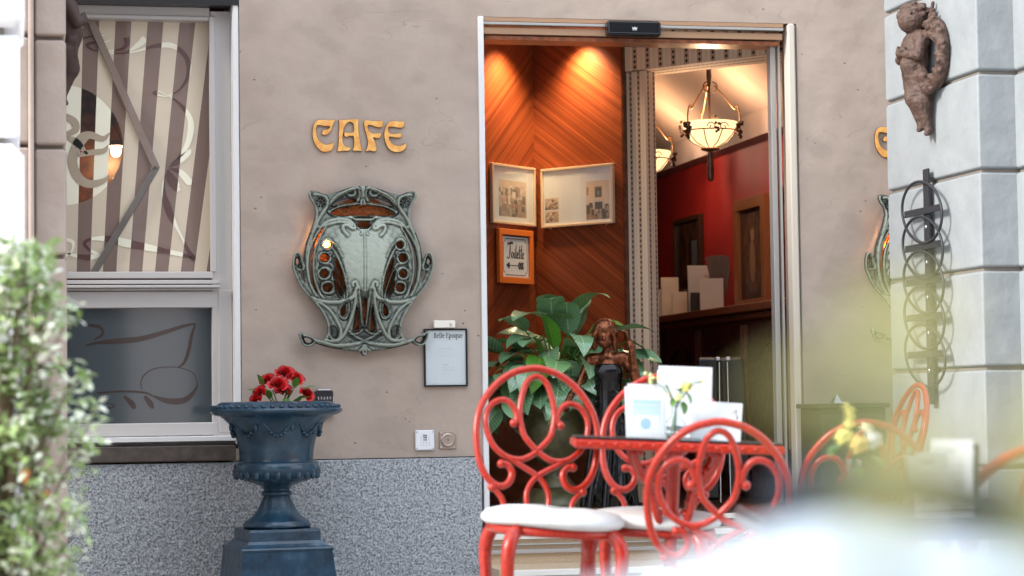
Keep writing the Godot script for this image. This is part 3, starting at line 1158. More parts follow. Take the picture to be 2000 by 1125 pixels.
	for e in [[300, 310, 8, 340, 301, 14, 400, 296, 26, 480, 290, 26, 560, 270, 22, 640, 245, 16, 678, 238, 8], [680, 238, 8, 666, 280, 16, 656, 330, 18, 640, 372, 14, 618, 390, 6], [306, 240, 14, 345, 246, 16, 356, 270, 14, 328, 291, 8], [530, 488, 8, 580, 506, 28, 640, 504, 28, 678, 468, 14, 684, 440, 5, 670, 410, 4, 630, 392, 4, 580, 388, 4, 530, 395, 5, 500, 415, 6, 488, 440, 5, 492, 465, 4], [335, 476, 8, 420, 471, 10, 500, 476, 10, 530, 490, 6], [430, 488, 14, 456, 514, 28, 466, 532, 16], [500, 488, 14, 520, 514, 28, 530, 532, 12], [306, 526, 16, 360, 531, 10, 396, 521, 5, 350, 504, 4]]:
		var t := MB.new()
		for w in range(2, e.size(), 3):
			e[w] *= 0.72
		strip(t, e, SX / 1.8, SY / 1.8, (130.0 - 0.2738 / SX) * 1.8, (40.0 - 500.0 + 2.8272 / SY) * 1.8, -0.1305)
		part("etched_scroll", t, M.low_etch, b)
	# hanging lamp seen through the medallion
	var lm := thing("hanging_lamp", "small bright lamp glowing behind the round window medallion", "lamp", Vector3(0.54, 2.22, -0.62))
	var em := mat(Color.WHITE)
	em.emission_enabled = true
	em.emission = Color(1.0, 0.82, 0.6)
	em.emission_energy_multiplier = 1.6
	var bb := MB.new()
	bb.ball(Vector3.ZERO, Vector3(0.03, 0.038, 0.03), 14)
	part("bulb", bb, em, lm)
	bb = MB.new()
	bb.ball(Vector3(0.0, -0.16, 0), Vector3(0.02, 0.024, 0.02), 12)
	part("bulb", bb, em, lm)
	bb = MB.new()
	bb.lathe([Vector2(0.012, 0.035), Vector2(0.05, 0.05), Vector2(0.07, 0.02)], 18)
	part("shade", bb, M.cream, lm)
	for s in [-1, 1]:
		bb = MB.new()
		bb.tube(PackedVector3Array([Vector3(s * 0.03, 0.05, 0), Vector3(-0.12 + s * 0.012, 0.34, 0), Vector3(-0.2, 0.75, 0)]), 0.004, 5)
		part("hanging_cord", bb, M.black, lm)
	var om := OmniLight3D.new()
	light(om, "hanging_lamp_light", Vector3(0.54, 2.22, -0.62), Color(1.0, 0.74, 0.5), 0.05, 0.03)
	bb = MB.new()
	bb.box(Vector3(0.3, 2.1, -1.0), Vector3(2.6, 1.75, 0.05))
	part("lamp_back_panel", bb, M.dark_wood, b)

func block_column(o: Node3D, x0: float, x1: float, z0: float, z1: float, ys: Array, mt: Material, gap := 0.016, bev := 0.014) -> void:
	for i in ys.size() - 1:
		var s := MB.new()
		var y0: float = ys[i] + gap * 0.5
		var y1: float = ys[i + 1] - gap * 0.5
		s.box(Vector3((x0 + x1) / 2, (y0 + y1) / 2, (z0 + z1) / 2), Vector3(x1 - x0, y1 - y0, z1 - z0), Basis(), bev)
		part("stone_block", s, mt, o)

func build_piers() -> void:
	var ys := []
	for k in 9:
		ys.append(0.08 + 0.4605 * k)
	ys[0] = -0.3
	var p := thing("stone_pier", "pale rusticated stone pier with cherub and iron rings, right of door", "pier", Vector3.ZERO, Basis(), "stone piers")
	block_column(p, 4.404, 4.75, 0.45, 1.6, ys, M.stone)
	block_column(p, 4.592, 5.5, 1.0, 2.3, ys, M.stone)
	var k := MB.new()
	k.box(Vector3(4.585, 2.0, 1.025), Vector3(0.32, 4.6, 1.11))
	k.box(Vector3(5.05, 2.0, 1.75), Vector3(0.87, 4.6, 1.05))
	part("pier_core", k, M.joint, p)
	var ysl := []
	for q in 9:
		ysl.append(0.11 + 0.469 * q)
	ysl[0] = -0.3
	p = thing("stone_pier", "warm grey rusticated stone pier left of the window", "pier", Vector3.ZERO, Basis(), "stone piers")
	block_column(p, 0.098, 0.2335, 0.45, 1.6, ysl, M.sand_stone)
	block_column(p, -0.9, 0.082, 0.4, 1.66, ysl, M.sand_stone)
	k = MB.new()
	k.box(Vector3(-0.34, 2.0, 1.02), Vector3(1.11, 4.6, 1.1))
	part("pier_core", k, mat(c8(110, 98, 90), 0.9), p)
	k = MB.new()
	k.tube(PackedVector3Array([Vector3(0.085, -0.1, 1.68), Vector3(0.085, 4.2, 1.68)]), 0.012, 10)
	part("corner_bead", k, M.sand_stone, p)
	p = thing("white_stone_pillar", "bright white stone pillar at the left edge, nearest the viewer", "pillar", Vector3.ZERO)
	block_column(p, -0.7, 0.044, 3.4, 4.0, [-0.2, 1.35, 1.745], M.white_stone, 0.03, 0.04)
	block_column(p, -0.7, 0.03, 3.43, 3.97, [1.745, 2.09], M.white_stone, 0.01, 0.01)
	block_column(p, -0.7, 0.046, 3.38, 4.02, [2.1, 3.2], M.white_stone, 0.02, 0.03)
	k = MB.new()
	k.box(Vector3(-0.37, 1.5, 3.7), Vector3(0.7, 3.5, 0.5))
	part("pillar_core", k, M.joint, p)

func letter_shapes() -> Array:
	return [
		[575, 150, 480, 160, 400, 150, 320, 150, 270, 155, 235, 185, 205, 230, 185, 300, 178, 380, 185, 460, 200, 530, 235, 600, 280, 655, 330, 700, 380, 712, 440, 708, 490, 690, 525, 655, 545, 610, 548, 570, 538, 545, 515, 560, 480, 580, 430, 588, 380, 580, 330, 550, 285, 510, 260, 460, 245, 400, 238, 330, 245, 280, 262, 248, 300, 243, 370, 255, 430, 258, 478, 258, 488, 275, 470, 300, 440, 322, 400, 325, 370, 330, 352, 360, 342, 390, 352, 410, 385, 415, 430, 405, 470, 380, 495, 345, 515, 300, 530, 250, 555, 195],
		[645, 142, 700, 150, 760, 145, 850, 138, 920, 135, 990, 133, 985, 200, 985, 300, 995, 400, 1010, 500, 1022, 590, 1035, 650, 1042, 690, 980, 688, 930, 685, 884, 691, 900, 640, 910, 570, 912, 500, 905, 440, 895, 425, 860, 428, 820, 430, 790, 440, 760, 445, 738, 425, 735, 395, 748, 370, 765, 362, 800, 372, 850, 372, 890, 365, 905, 340, 910, 280, 905, 230, 885, 195, 850, 180, 815, 185, 775, 215, 745, 260, 722, 320, 710, 380, 702, 450, 705, 520, 720, 570, 750, 610, 790, 630, 830, 628, 845, 645, 838, 670, 800, 690, 740, 690, 680, 695, 614, 703, 622, 650, 632, 580, 640, 480, 640, 380, 650, 280, 650, 200],
		[1110, 152, 1160, 148, 1230, 160, 1300, 160, 1360, 155, 1412, 152, 1420, 200, 1415, 250, 1390, 270, 1340, 270, 1290, 258, 1230, 235, 1180, 228, 1158, 240, 1150, 275, 1165, 320, 1195, 360, 1240, 382, 1290, 380, 1340, 375, 1385, 370, 1390, 395, 1375, 440, 1345, 463, 1300, 460, 1255, 448, 1248, 458, 1255, 480, 1280, 540, 1300, 600, 1305, 650, 1293, 692, 1240, 692, 1185, 680, 1150, 690, 1114, 697, 1130, 660, 1150, 600, 1155, 530, 1145, 450, 1125, 380, 1105, 310, 1092, 240, 1092, 190],
		[1800, 160, 1730, 165, 1650, 155, 1580, 160, 1530, 185, 1490, 230, 1462, 300, 1448, 380, 1450, 450, 1462, 520, 1490, 590, 1530, 650, 1590, 690, 1660, 705, 1730, 698, 1790, 670, 1825, 630, 1838, 590, 1830, 560, 1815, 548, 1790, 570, 1750, 590, 1700, 595, 1650, 588, 1600, 565, 1560, 530, 1535, 490, 1527, 445, 1545, 435, 1600, 440, 1660, 448, 1710, 450, 1740, 440, 1750, 410, 1745, 380, 1733, 367, 1700, 375, 1640, 385, 1580, 385, 1535, 370, 1515, 330, 1510, 290, 1525, 262, 1570, 255, 1640, 262, 1710, 272, 1760, 272, 1790, 250, 1805, 210]]

func text_mesh(s: String, fam: String, size: float, bold := false) -> TextMesh:
	var t := TextMesh.new()
	var f := SystemFont.new()
	f.font_names = PackedStringArray([fam])
	f.font_weight = 700 if bold else 400
	t.font = f
	t.text = s
	t.font_size = 32
	t.pixel_size = size / 32.0
	t.depth = 0.0006
	return t

func frame_box(o: Node3D, w: float, h: float, bw: float, d: float, fm: Material, called := "frame") -> void:
	var mb := MB.new()
	mb.box(Vector3(0, h / 2 - bw / 2, d / 2), Vector3(w, bw, d), Basis(), 0.002)
	mb.box(Vector3(0, -h / 2 + bw / 2, d / 2), Vector3(w, bw, d), Basis(), 0.002)
	mb.box(Vector3(w / 2 - bw / 2, 0, d / 2), Vector3(bw, h - bw * 2, d), Basis(), 0.002)
	mb.box(Vector3(-w / 2 + bw / 2, 0, d / 2), Vector3(bw, h - bw * 2, d), Basis(), 0.002)
	part(called, mb, fm, o)

func sheet(o: Node3D, w: float, h: float, z: float, i: Image, called := "print", rough := 0.6) -> MeshInstance3D:
	var mb := MB.new()
	mb.quad(Vector3(-w / 2, -h / 2, z), Vector3(w / 2, -h / 2, z), Vector3(w / 2, h / 2, z), Vector3(-w / 2, h / 2, z), Vector3.BACK, [Vector2(0, 1), Vector2(1, 1), Vector2(1, 0), Vector2(0, 0)])
	var m := mat(Color.WHITE, rough)
	m.albedo_texture = ImageTexture.create_from_image(i)
	return part(called, mb, m, o)

func build_wall_things() -> void:
	# gilded lettering
	var words := thing("cafe_lettering", "gilded art nouveau letters reading CAFE above the green emblem", "lettering", Vector3(1.733, 2.238, 0.0), Basis(), "cafe letterings")
	for sh in letter_shapes():
		var poly := smooth2(sh, 1.0 / 3455.0, 1.0 / 3455.0, 1000.0, 420.0, 2)
		var mb := MB.new()
		mb.extrude(poly, 0.002, 0.016, Transform3D(), 0.0018)
		var l := part("letter", mb, M.gold, words)
		mb = MB.new()
		var big: Array = Geometry2D.offset_polygon(poly, 0.0016)
		if big.size():
			mb.extrude(big[0], 0.001, 0.011, Transform3D(), 0.0)
			part("letter_edge", mb, M.gold_edge, l)
	dup(words, "cafe_lettering", words.position + Vector3(3.02, 0, 0), Basis(), "gilded letters mostly hidden behind the stone pier, one curl showing")
	# framed menu
	var mn := thing("framed_menu", "black framed white menu sheet headed Belle Epoque beside the door", "menu", Vector3(2.167, 1.105, 0.0))
	frame_box(mn, 0.226, 0.296, 0.009, 0.018, M.black)
	var i := img(256, 336, c8(206, 210, 214))
	lines(i, 50, 58, 156, 1, 6, c8(190, 190, 194), true)
	lines(i, 60, 112, 130, 1, 8, c8(150, 150, 154), true)
	lines(i, 50, 124, 150, 4, 12, c8(190, 190, 194), true)
	lines(i, 110, 212, 50, 1, 8, c8(90, 90, 92))
	lines(i, 104, 228, 110, 3, 10, c8(175, 175, 178))
	lines(i, 30, 240, 60, 1, 8, c8(205, 205, 208))
	lines(i, 104, 268, 90, 1, 8, c8(185, 185, 188))
	sheet(mn, 0.21, 0.28, 0.008, i)
	part("heading", text_mesh("Belle Epoque", "Droid Serif", 0.037, true), M.ink, mn, Transform3D(Basis().scaled(Vector3(0.62, 0.95, 1)), Vector3(0.014, 0.112, 0.0095)))
	var gl := MB.new()
	gl.box(Vector3(0, 0, 0.0125), Vector3(0.21, 0.28, 0.002))
	part("glass", gl, M.glass, mn)
	# small white box over the menu
	var wb := thing("white_sensor_box", "small cream plastic box fixed just above the framed menu", "box", Vector3(2.161, 1.275, 0.0))
	var mb := MB.new()
	mb.box(Vector3(0, 0, 0.014), Vector3(0.113, 0.039, 0.028), Basis(), 0.005)
	part("case", mb, mat(c8(228, 222, 212), 0.5), wb)
	mb = MB.new()
	for e in [[0.028, 0.002, 0.3], [0.034, -0.004, -0.5], [0.03, -0.008, 0.9]]:
		mb.box(Vector3(e[0], e[1], 0.0283), Vector3(0.012, 0.0022, 0.0012), Basis(Vector3.BACK, e[2]))
	part("emblem", mb, M.ink, wb)
	# number lock key safe behind the urn
	var ks := thing("key_safe", "black push button key safe on the wall behind the urn", "key safe", Vector3(1.539, 0.88, 0.0))
	mb = MB.new()
	var arch := []
	for k in 9:
		arch.append_array([-0.046 + k * 0.0115, -0.06 - sin(PI * k / 8.0) * 0.014])
	arch.append_array([0.048, 0.06, -0.048, 0.06])
	var ap := PackedVector2Array()
	for k in range(0, arch.size(), 2):
		ap.append(Vector2(arch[k], -arch[k + 1]))
	mb.extrude(ap, 0.0, 0.036, Transform3D(), 0.006)
	part("case", mb, M.dark_metal, ks)
	mb = MB.new()
	mb.box(Vector3(0, 0.068, 0.024), Vector3(0.07, 0.012, 0.03), Basis(), 0.005)
	mb.box(Vector3(0.046, -0.01, 0.02), Vector3(0.008, 0.09, 0.03), Basis(), 0.003)
	part("silver_trim", mb, M.silver, ks)
	for r in 2:
		for k in 5:
			mb = MB.new()
			mb.box(Vector3(-0.03 + k * 0.015, 0.026 - r * 0.022, 0.037), Vector3(0.007, 0.014, 0.004), Basis(), 0.001)
			part("button", mb, M.silver, ks)
	# white keypad
	var kp := thing("keypad", "square white keypad low on the wall beside the door", "keypad", Vector3(2.054, 0.686, 0.0))
	mb = MB.new()
	mb.box(Vector3(0, 0, 0.008), Vector3(0.1, 0.103, 0.016), Basis(), 0.006)
	part("plate", mb, mat(c8(222, 224, 228), 0.4), kp)
	for sx in [-1, 1]:
		for sy in [-1, 1]:
			mb = MB.new()
			mb.ball(Vector3(sx * 0.041, sy * 0.042, 0.0165), Vector3(0.003, 0.003, 0.0015), 8)
			part("screw", mb, M.dark_metal, kp)
	mb = MB.new()
	for k in 4:
		for r in 4:
			if not (k in [1, 2] and r > 1):
				mb.box(Vector3(-0.021 + k * 0.014, -0.024 + r * 0.013, 0.0168), Vector3(0.0035, 0.0035, 0.001))
	part("key_marks", mb, mat(c8(140, 146, 156), 0.5), kp)
	mb = MB.new()
	for e in [[0, 0.026, 0.02, 0.003], [0, 0.014, 0.016, 0.003], [-0.005, 0.019, 0.003, 0.014], [0.006, 0.012, 0.003, 0.03], [-0.003, 0.002, 0.012, 0.003]]:
		mb.box(Vector3(e[0], e[1], 0.0172), Vector3(e[2], e[3], 0.001))
	part("symbol", mb, M.ink, kp)
	# key switch
	var kk := thing("key_switch", "round steel key switch on square plate right of the keypad", "key switch", Vector3(2.173, 0.685, 0.0))
	var st := mat(c8(176, 160, 148), 0.35, 0.6)
	mb = MB.new()
	mb.box(Vector3(0, 0, 0.005), Vector3(0.086, 0.09, 0.01), Basis(), 0.003)
	part("plate", mb, st, kk)
	mb = MB.new()
	mb.lathe([Vector2(0.038, 0.008), Vector2(0.037, 0.014), Vector2(0.03, 0.02), Vector2(0.026, 0.02), Vector2(0.024, 0.016), Vector2(0.022, 0.018), Vector2(0.0, 0.019)], 28, Transform3D(Basis(Vector3.RIGHT, PI / 2), Vector3.ZERO))
	part("cylinder", mb, st, kk)
	mb = MB.new()
	mb.box(Vector3(0, 0, 0.0195), Vector3(0.003, 0.012, 0.001))
	part("keyhole", mb, M.black, kk)
	for sx in [-1, 1]:
		for sy in [-1, 1]:
			mb = MB.new()
			mb.ball(Vector3(sx * 0.035, sy * 0.037, 0.0105), Vector3(0.0035, 0.0035, 0.002), 8)
			part("screw", mb, M.silver, kk)
	# automatic door sensor
	var se := thing("door_sensor", "black automatic door sensor bar over the entrance", "sensor", Vector3(3.18, 2.811, 0.0))
	mb = MB.new()
	mb.box(Vector3(0, 0, 0.03), Vector3(0.29, 0.082, 0.07), Basis(), 0.012)
	part("housing", mb, mat(c8(20, 22, 26), 0.25), se)
	mb = MB.new()
	mb.box(Vector3(0, -0.03, 0.05), Vector3(0.28, 0.02, 0.04), Basis(), 0.008)
	part("lens", mb, mat(c8(10, 10, 12), 0.1), se)
	mb = MB.new()
	mb.extrude(PackedVector2Array([Vector2(-0.012, -0.006), Vector2(0.012, -0.006), Vector2(0.014, 0.007), Vector2(0.007, 0.001), Vector2(0.0, 0.008), Vector2(-0.007, 0.001), Vector2(-0.014, 0.007)]), 0.065, 0.0662, Transform3D())
	mb.box(Vector3(0, -0.0095, 0.0655), Vector3(0.024, 0.0025, 0.0012))
	part("crown_mark", mb, mat(c8(190, 192, 194), 0.5), se)
	mb = MB.new()
	mb.ball(Vector3(2.262, 1.28, 0.001), Vector3(0.004, 0.004, 0.002), 8)
	tag(part(numbered("wall_plug"), mb, M.black, self), "tiny dark plug hole in plaster right of cream box", "plug")

# ------------------------------------------------------------ wall emblem
const EC := 0.003
const EW := 130
const EH := 304

func E2(flat: Array) -> PackedVector2Array:
	# drawing units of the emblem to metres: x from the axis, y from the foot
	return smooth2(flat, 1.0 / 1245.0, 1.0 / 1245.0, 482.0, 1118.0, 3, true)

func E3(flat: Array) -> PackedVector2Array:
	var r := PackedVector2Array()
	for q in spline(v3(flat, 1.0 / 1245.0, 1.0 / 1245.0, 482.0, 1118.0), 4):
		r.append(Vector2(q.x, q.y))
	return r

func splat(p: PackedVector2Array, w: float, dst: PackedFloat32Array) -> void:
	# distance to a line, kept per grid cell as the smallest distance over w
	for i in p.size() - 1:
		var a := p[i]
		var b := p[i + 1]
		var m := w * 3.0
		var x0 := maxi(0, int((minf(a.x, b.x) - m + EW * EC) / EC))
		var x1 := mini(EW, int((maxf(a.x, b.x) + m + EW * EC) / EC) + 1)
		var y0 := maxi(0, int((minf(a.y, b.y) - m + 0.01) / EC))
		var y1 := mini(EH - 1, int((maxf(a.y, b.y) + m + 0.01) / EC) + 1)
		var ba := b - a
		var bl := maxf(ba.length_squared(), 1e-9)
		for y in range(y0, y1 + 1):
			for x in range(x0, x1 + 1):
				var q := Vector2(-EW * EC + x * EC, -0.01 + y * EC)
				var t := clampf((q - a).dot(ba) / bl, 0.0, 1.0)
				var d := q.distance_to(a + ba * t) / w
				var k := y * (EW + 1) + x
				if d < dst[k]:
					dst[k] = d

func build_emblems() -> void:
	var outline := E2([482, 35, 440, 37, 400, 44, 350, 60, 300, 78, 250, 90, 225, 85, 185, 72, 150, 66, 130, 75, 127, 100, 140, 125, 158, 150, 170, 185, 170, 215, 160, 260, 142, 310, 122, 360, 105, 410, 97, 455, 92, 500, 82, 498, 72, 475, 55, 457, 36, 458, 25, 480, 18, 520, 20, 560, 32, 600, 50, 640, 75, 680, 105, 718, 140, 755, 175, 800, 205, 840, 225, 880, 240, 920, 240, 960, 228, 1000, 205, 1012, 170, 1008, 140, 998, 100, 980, 75, 965, 60, 962, 55, 980, 65, 1010, 80, 1040, 95, 1052, 125, 1055, 150, 1045, 165, 1035, 185, 1042, 230, 1055, 290, 1068, 350, 1078, 410, 1085, 445, 1088, 465, 1100, 482, 1118, 560, 1118, 560, 35])
	var holes := []
	for h in [[270, 210, 300, 190, 350, 172, 420, 160, 520, 158, 520, 226, 420, 224, 350, 226, 290, 224],
		[280, 162, 300, 140, 350, 122, 400, 112, 435, 118, 440, 135, 400, 145, 340, 152],
		[218, 302, 195, 330, 165, 380, 140, 440, 127, 510, 127, 580, 138, 640, 160, 690, 182, 722, 175, 690, 157, 640, 148, 580, 148, 510, 160, 440, 182, 385, 207, 335, 224, 308],
		[288, 500, 300, 505, 325, 560, 345, 620, 359, 680, 360, 705, 345, 690, 328, 640, 308, 590, 292, 545],
		[277, 575, 292, 580, 312, 620, 332, 670, 345, 720, 335, 720, 312, 672, 287, 620],
		[279, 645, 291, 645, 312, 690, 331, 735, 322, 740, 299, 705, 282, 670],
		[352, 798, 335, 813, 324, 838, 333, 860, 352, 857, 359, 835],
		[520, 745, 482, 745, 470, 762, 465, 800, 469, 860, 477, 920, 482, 945, 520, 945],
		[437, 795, 444, 870, 448, 945, 430, 962, 415, 945, 417, 900, 427, 845],
		[66, 580, 88, 574, 95, 620, 101, 655, 80, 625],
		[48, 492, 60, 505, 63, 525, 52, 540, 42, 530, 40, 510],
		[90, 1000, 115, 1000, 140, 1015, 130, 1030, 105, 1030]]:
		holes.append(E2(h))
	var ring := func(x: float, y: float, rx: float, ry: float) -> Array:
		var o := []
		for k in 14:
			o.append_array([x + cos(TAU * k / 14.0) * rx, y + sin(TAU * k / 14.0) * ry])
		return o
	for h in [[242, 410, 22, 22], [224, 494, 28, 24], [222, 594, 25, 24], [244, 682, 28, 25], [482, 282, 42, 22]]:
		holes.append(E2(ring.call(h[0], h[1], h[2], h[3])))
	var N := (EW + 1) * EH
	var fill := func(val: float) -> PackedFloat32Array:
		var a := PackedFloat32Array()
		a.resize(N)
		a.fill(val)
		return a
	var edge: PackedFloat32Array = fill.call(9.0)
	var closed := func(p: PackedVector2Array) -> PackedVector2Array:
		var q := p.duplicate()
		q.append(p[0])
		return q
	splat(closed.call(outline), 0.01, edge)
	for h in holes:
		splat(closed.call(h), 0.01, edge)
	var lines_ := [
		[9, [232, 300, 208, 335, 180, 390, 160, 450, 151, 520, 152, 590, 164, 650, 190, 715, 215, 748]],
		[9, [216, 290, 190, 322, 156, 374, 131, 436, 117, 510, 117, 584, 128, 646, 150, 700, 172, 735]],
		[12, [165, 275, 195, 300, 235, 272, 290, 252, 345, 250, 392, 266, 420, 290, 418, 310, 396, 306, 376, 292, 352, 288, 342, 305, 352, 330, 372, 352]],
		[11, [200, 300, 245, 285, 310, 268, 370, 272, 400, 290]],
		[12, [185, 90, 235, 108, 248, 140, 240, 170, 222, 200, 195, 240, 168, 300, 142, 360, 122, 420, 112, 490, 114, 570, 126, 640]],
		[11, [130, 80, 135, 108, 160, 150, 176, 190, 178, 230, 165, 280, 145, 330]],
		[10, [258, 198, 282, 222, 340, 238, 400, 232, 440, 222, 482, 220]],
		[9, [262, 200, 300, 178, 350, 160, 420, 150, 482, 148]],
		[11, [395, 66, 416, 56, 432, 68, 428, 88, 404, 96, 380, 84, 372, 70]],
		[12, [268, 150, 300, 112, 346, 84, 396, 60, 440, 44]],
		[12, [440, 40, 458, 62, 464, 92, 452, 120, 428, 142, 380, 152, 320, 160]],
		[10, [475, 40, 478, 90, 470, 150]],
		[9, ring.call(242, 410, 32, 32)], [9, ring.call(224, 494, 38, 34)], [10, ring.call(222, 594, 36, 35)], [10, ring.call(244, 682, 38, 36)],
		[8, [268, 425, 292, 458, 322, 520, 347, 590, 362, 660, 368, 720, 364, 765]],
		[7, [252, 388, 282, 402, 310, 440, 335, 490]],
		[8, [258, 480, 268, 470, 262, 456, 248, 462]],
		[8, [196, 510, 230, 530, 262, 534, 280, 560]],
		[8, [258, 590, 276, 566, 300, 605, 325, 660, 343, 715, 352, 765]],
		[8, [205, 560, 240, 556, 268, 580, 276, 640, 300, 690, 330, 745, 345, 770]],
		[8, [210, 650, 205, 690, 225, 718, 262, 720, 286, 706]],
		[9, [356, 760, 330, 790, 314, 832, 324, 870, 352, 880, 374, 856, 380, 800, 372, 755]],
		[7, [350, 785, 330, 808, 318, 838, 330, 866, 352, 864, 364, 838, 362, 790]],
		[14, [140, 748, 200, 768, 270, 778, 340, 772, 392, 752, 416, 722, 424, 690]],
		[11, [424, 700, 430, 668, 418, 650, 402, 656, 404, 674]],
		[11, [430, 665, 442, 695, 448, 745, 457, 800, 466, 870, 474, 925]],
		[10, [425, 700, 432, 760, 440, 850, 446, 950]],
		[11, [160, 765, 212, 792, 258, 832, 296, 890, 322, 945, 322, 985, 304, 1014, 272, 1010, 252, 980, 250, 945]],
		[12, [424, 700, 418, 780, 402, 850, 376, 920, 344, 982, 310, 1016, 262, 1022, 210, 1012]],
		[11, [150, 760, 190, 812, 222, 862, 244, 920, 244, 975, 225, 1010]],
		[13, [90, 985, 140, 1010, 205, 1028, 280, 1048, 360, 1048, 430, 1038, 490, 1020]],
		[10, [380, 962, 420, 992, 490, 1024]], [9, [390, 972, 420, 978, 452, 966, 482, 940]], [9, [372, 1000, 420, 1030, 482, 1030]],
		[11, [84, 500, 72, 474, 54, 458, 36, 462, 24, 490, 20, 545, 36, 602, 70, 672, 110, 722, 150, 765]],
		[9, [90, 560, 74, 572, 52, 564, 42, 545, 52, 535]], [9, [62, 480, 78, 520, 90, 545, 86, 568]],
		[10, [60, 970, 66, 1008, 84, 1042, 116, 1050, 148, 1034, 158, 1014, 176, 1016, 186, 1034]], [9, [62, 968, 110, 988, 165, 1008]],
		[9, [160, 92, 202, 94, 236, 112, 244, 142]],
		[9, [395, 232, 430, 250, 482, 252]], [8, [436, 300, 455, 316, 482, 318]], [7, [470, 318, 466, 345, 458, 350]],
		[6, [482, 350, 482, 480, 482, 600, 482, 720]],
		[10, [448, 1088, 466, 1070, 482, 1050]], [9, [482, 1110, 470, 1090, 482, 1070]],
	]
	for k in 8:
		var an := TAU * k / 8.0
		lines_.append([6, [205 + cos(an) * 12, 140 + sin(an) * 12, 205 + cos(an) * 30, 140 + sin(an) * 30]])
	lines_.append([6, ring.call(205, 140, 36, 37)])
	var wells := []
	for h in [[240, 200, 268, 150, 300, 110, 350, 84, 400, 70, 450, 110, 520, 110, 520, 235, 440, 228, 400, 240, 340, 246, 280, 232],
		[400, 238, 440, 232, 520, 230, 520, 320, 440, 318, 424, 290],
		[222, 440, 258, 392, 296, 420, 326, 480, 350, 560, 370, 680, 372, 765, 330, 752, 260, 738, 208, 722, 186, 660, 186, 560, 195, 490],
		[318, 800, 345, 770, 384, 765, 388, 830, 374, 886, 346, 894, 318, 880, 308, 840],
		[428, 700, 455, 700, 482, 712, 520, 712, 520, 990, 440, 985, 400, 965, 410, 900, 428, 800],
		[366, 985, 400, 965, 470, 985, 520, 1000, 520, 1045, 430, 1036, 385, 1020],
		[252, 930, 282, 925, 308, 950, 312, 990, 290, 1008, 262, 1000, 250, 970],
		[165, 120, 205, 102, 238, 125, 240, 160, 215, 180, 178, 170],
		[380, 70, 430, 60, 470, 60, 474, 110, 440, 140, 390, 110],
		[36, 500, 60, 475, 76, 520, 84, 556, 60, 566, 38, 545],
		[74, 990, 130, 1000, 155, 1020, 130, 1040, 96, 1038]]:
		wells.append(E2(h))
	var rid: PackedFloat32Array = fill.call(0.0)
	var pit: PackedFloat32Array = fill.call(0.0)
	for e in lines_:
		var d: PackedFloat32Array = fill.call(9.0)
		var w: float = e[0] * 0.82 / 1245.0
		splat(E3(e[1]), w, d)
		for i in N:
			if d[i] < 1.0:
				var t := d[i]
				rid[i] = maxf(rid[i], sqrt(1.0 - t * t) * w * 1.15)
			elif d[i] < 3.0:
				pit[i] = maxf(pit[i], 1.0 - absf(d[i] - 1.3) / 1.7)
	var nz := FastNoiseLite.new()
	nz.seed = 12
	nz.frequency = 0.03
	nz.fractal_octaves = 4
	var inside := PackedByteArray()
	inside.resize(N)
	var zh: PackedFloat32Array = fill.call(0.0)
	var shade: PackedFloat32Array = fill.call(0.0)
	for y in EH:
		for x in EW + 1:
			var i := y * (EW + 1) + x
			var q := Vector2(-EW * EC + x * EC, -0.01 + y * EC)
			var ok := Geometry2D.is_point_in_polygon(q, outline)
			if ok:
				for h in holes:
					if Geometry2D.is_point_in_polygon(q, h):
						ok = false
						break
			inside[i] = 1 if ok else 0
			var s := Vector2(q.x / 0.27, (q.y - 0.5) / 0.3)
			var dome := clampf(1.0 - s.length_squared(), 0.0, 1.0)
			var cup := clampf(1.0 - Vector2((absf(q.x) - 0.13) / 0.15, (q.y - 0.2) / 0.2).length_squared(), 0.0, 1.0)
			var e := minf(edge[i], 1.0)
			# incised slopes: the ground between the mouldings drops
			var well := 0.0
			if ok:
				for h in wells:
					if Geometry2D.is_point_in_polygon(q, h):
						well = 1.0
						break
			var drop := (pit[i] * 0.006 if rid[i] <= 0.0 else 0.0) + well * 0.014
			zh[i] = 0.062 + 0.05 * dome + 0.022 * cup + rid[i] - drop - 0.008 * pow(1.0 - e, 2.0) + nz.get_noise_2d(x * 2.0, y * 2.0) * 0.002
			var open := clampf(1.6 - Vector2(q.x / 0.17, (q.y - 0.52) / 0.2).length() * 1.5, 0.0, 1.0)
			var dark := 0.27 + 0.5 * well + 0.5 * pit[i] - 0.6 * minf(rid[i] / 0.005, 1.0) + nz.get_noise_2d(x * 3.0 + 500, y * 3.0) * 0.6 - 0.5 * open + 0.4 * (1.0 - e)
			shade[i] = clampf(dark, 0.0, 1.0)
	# front skin, mirrored about the axis
	var v := PackedVector3Array()
	var nr := PackedVector3Array()
	var co := PackedColorArray()
	var ix := PackedInt32Array()
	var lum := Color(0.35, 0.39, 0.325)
	var blk := Color(0.022, 0.026, 0.024)
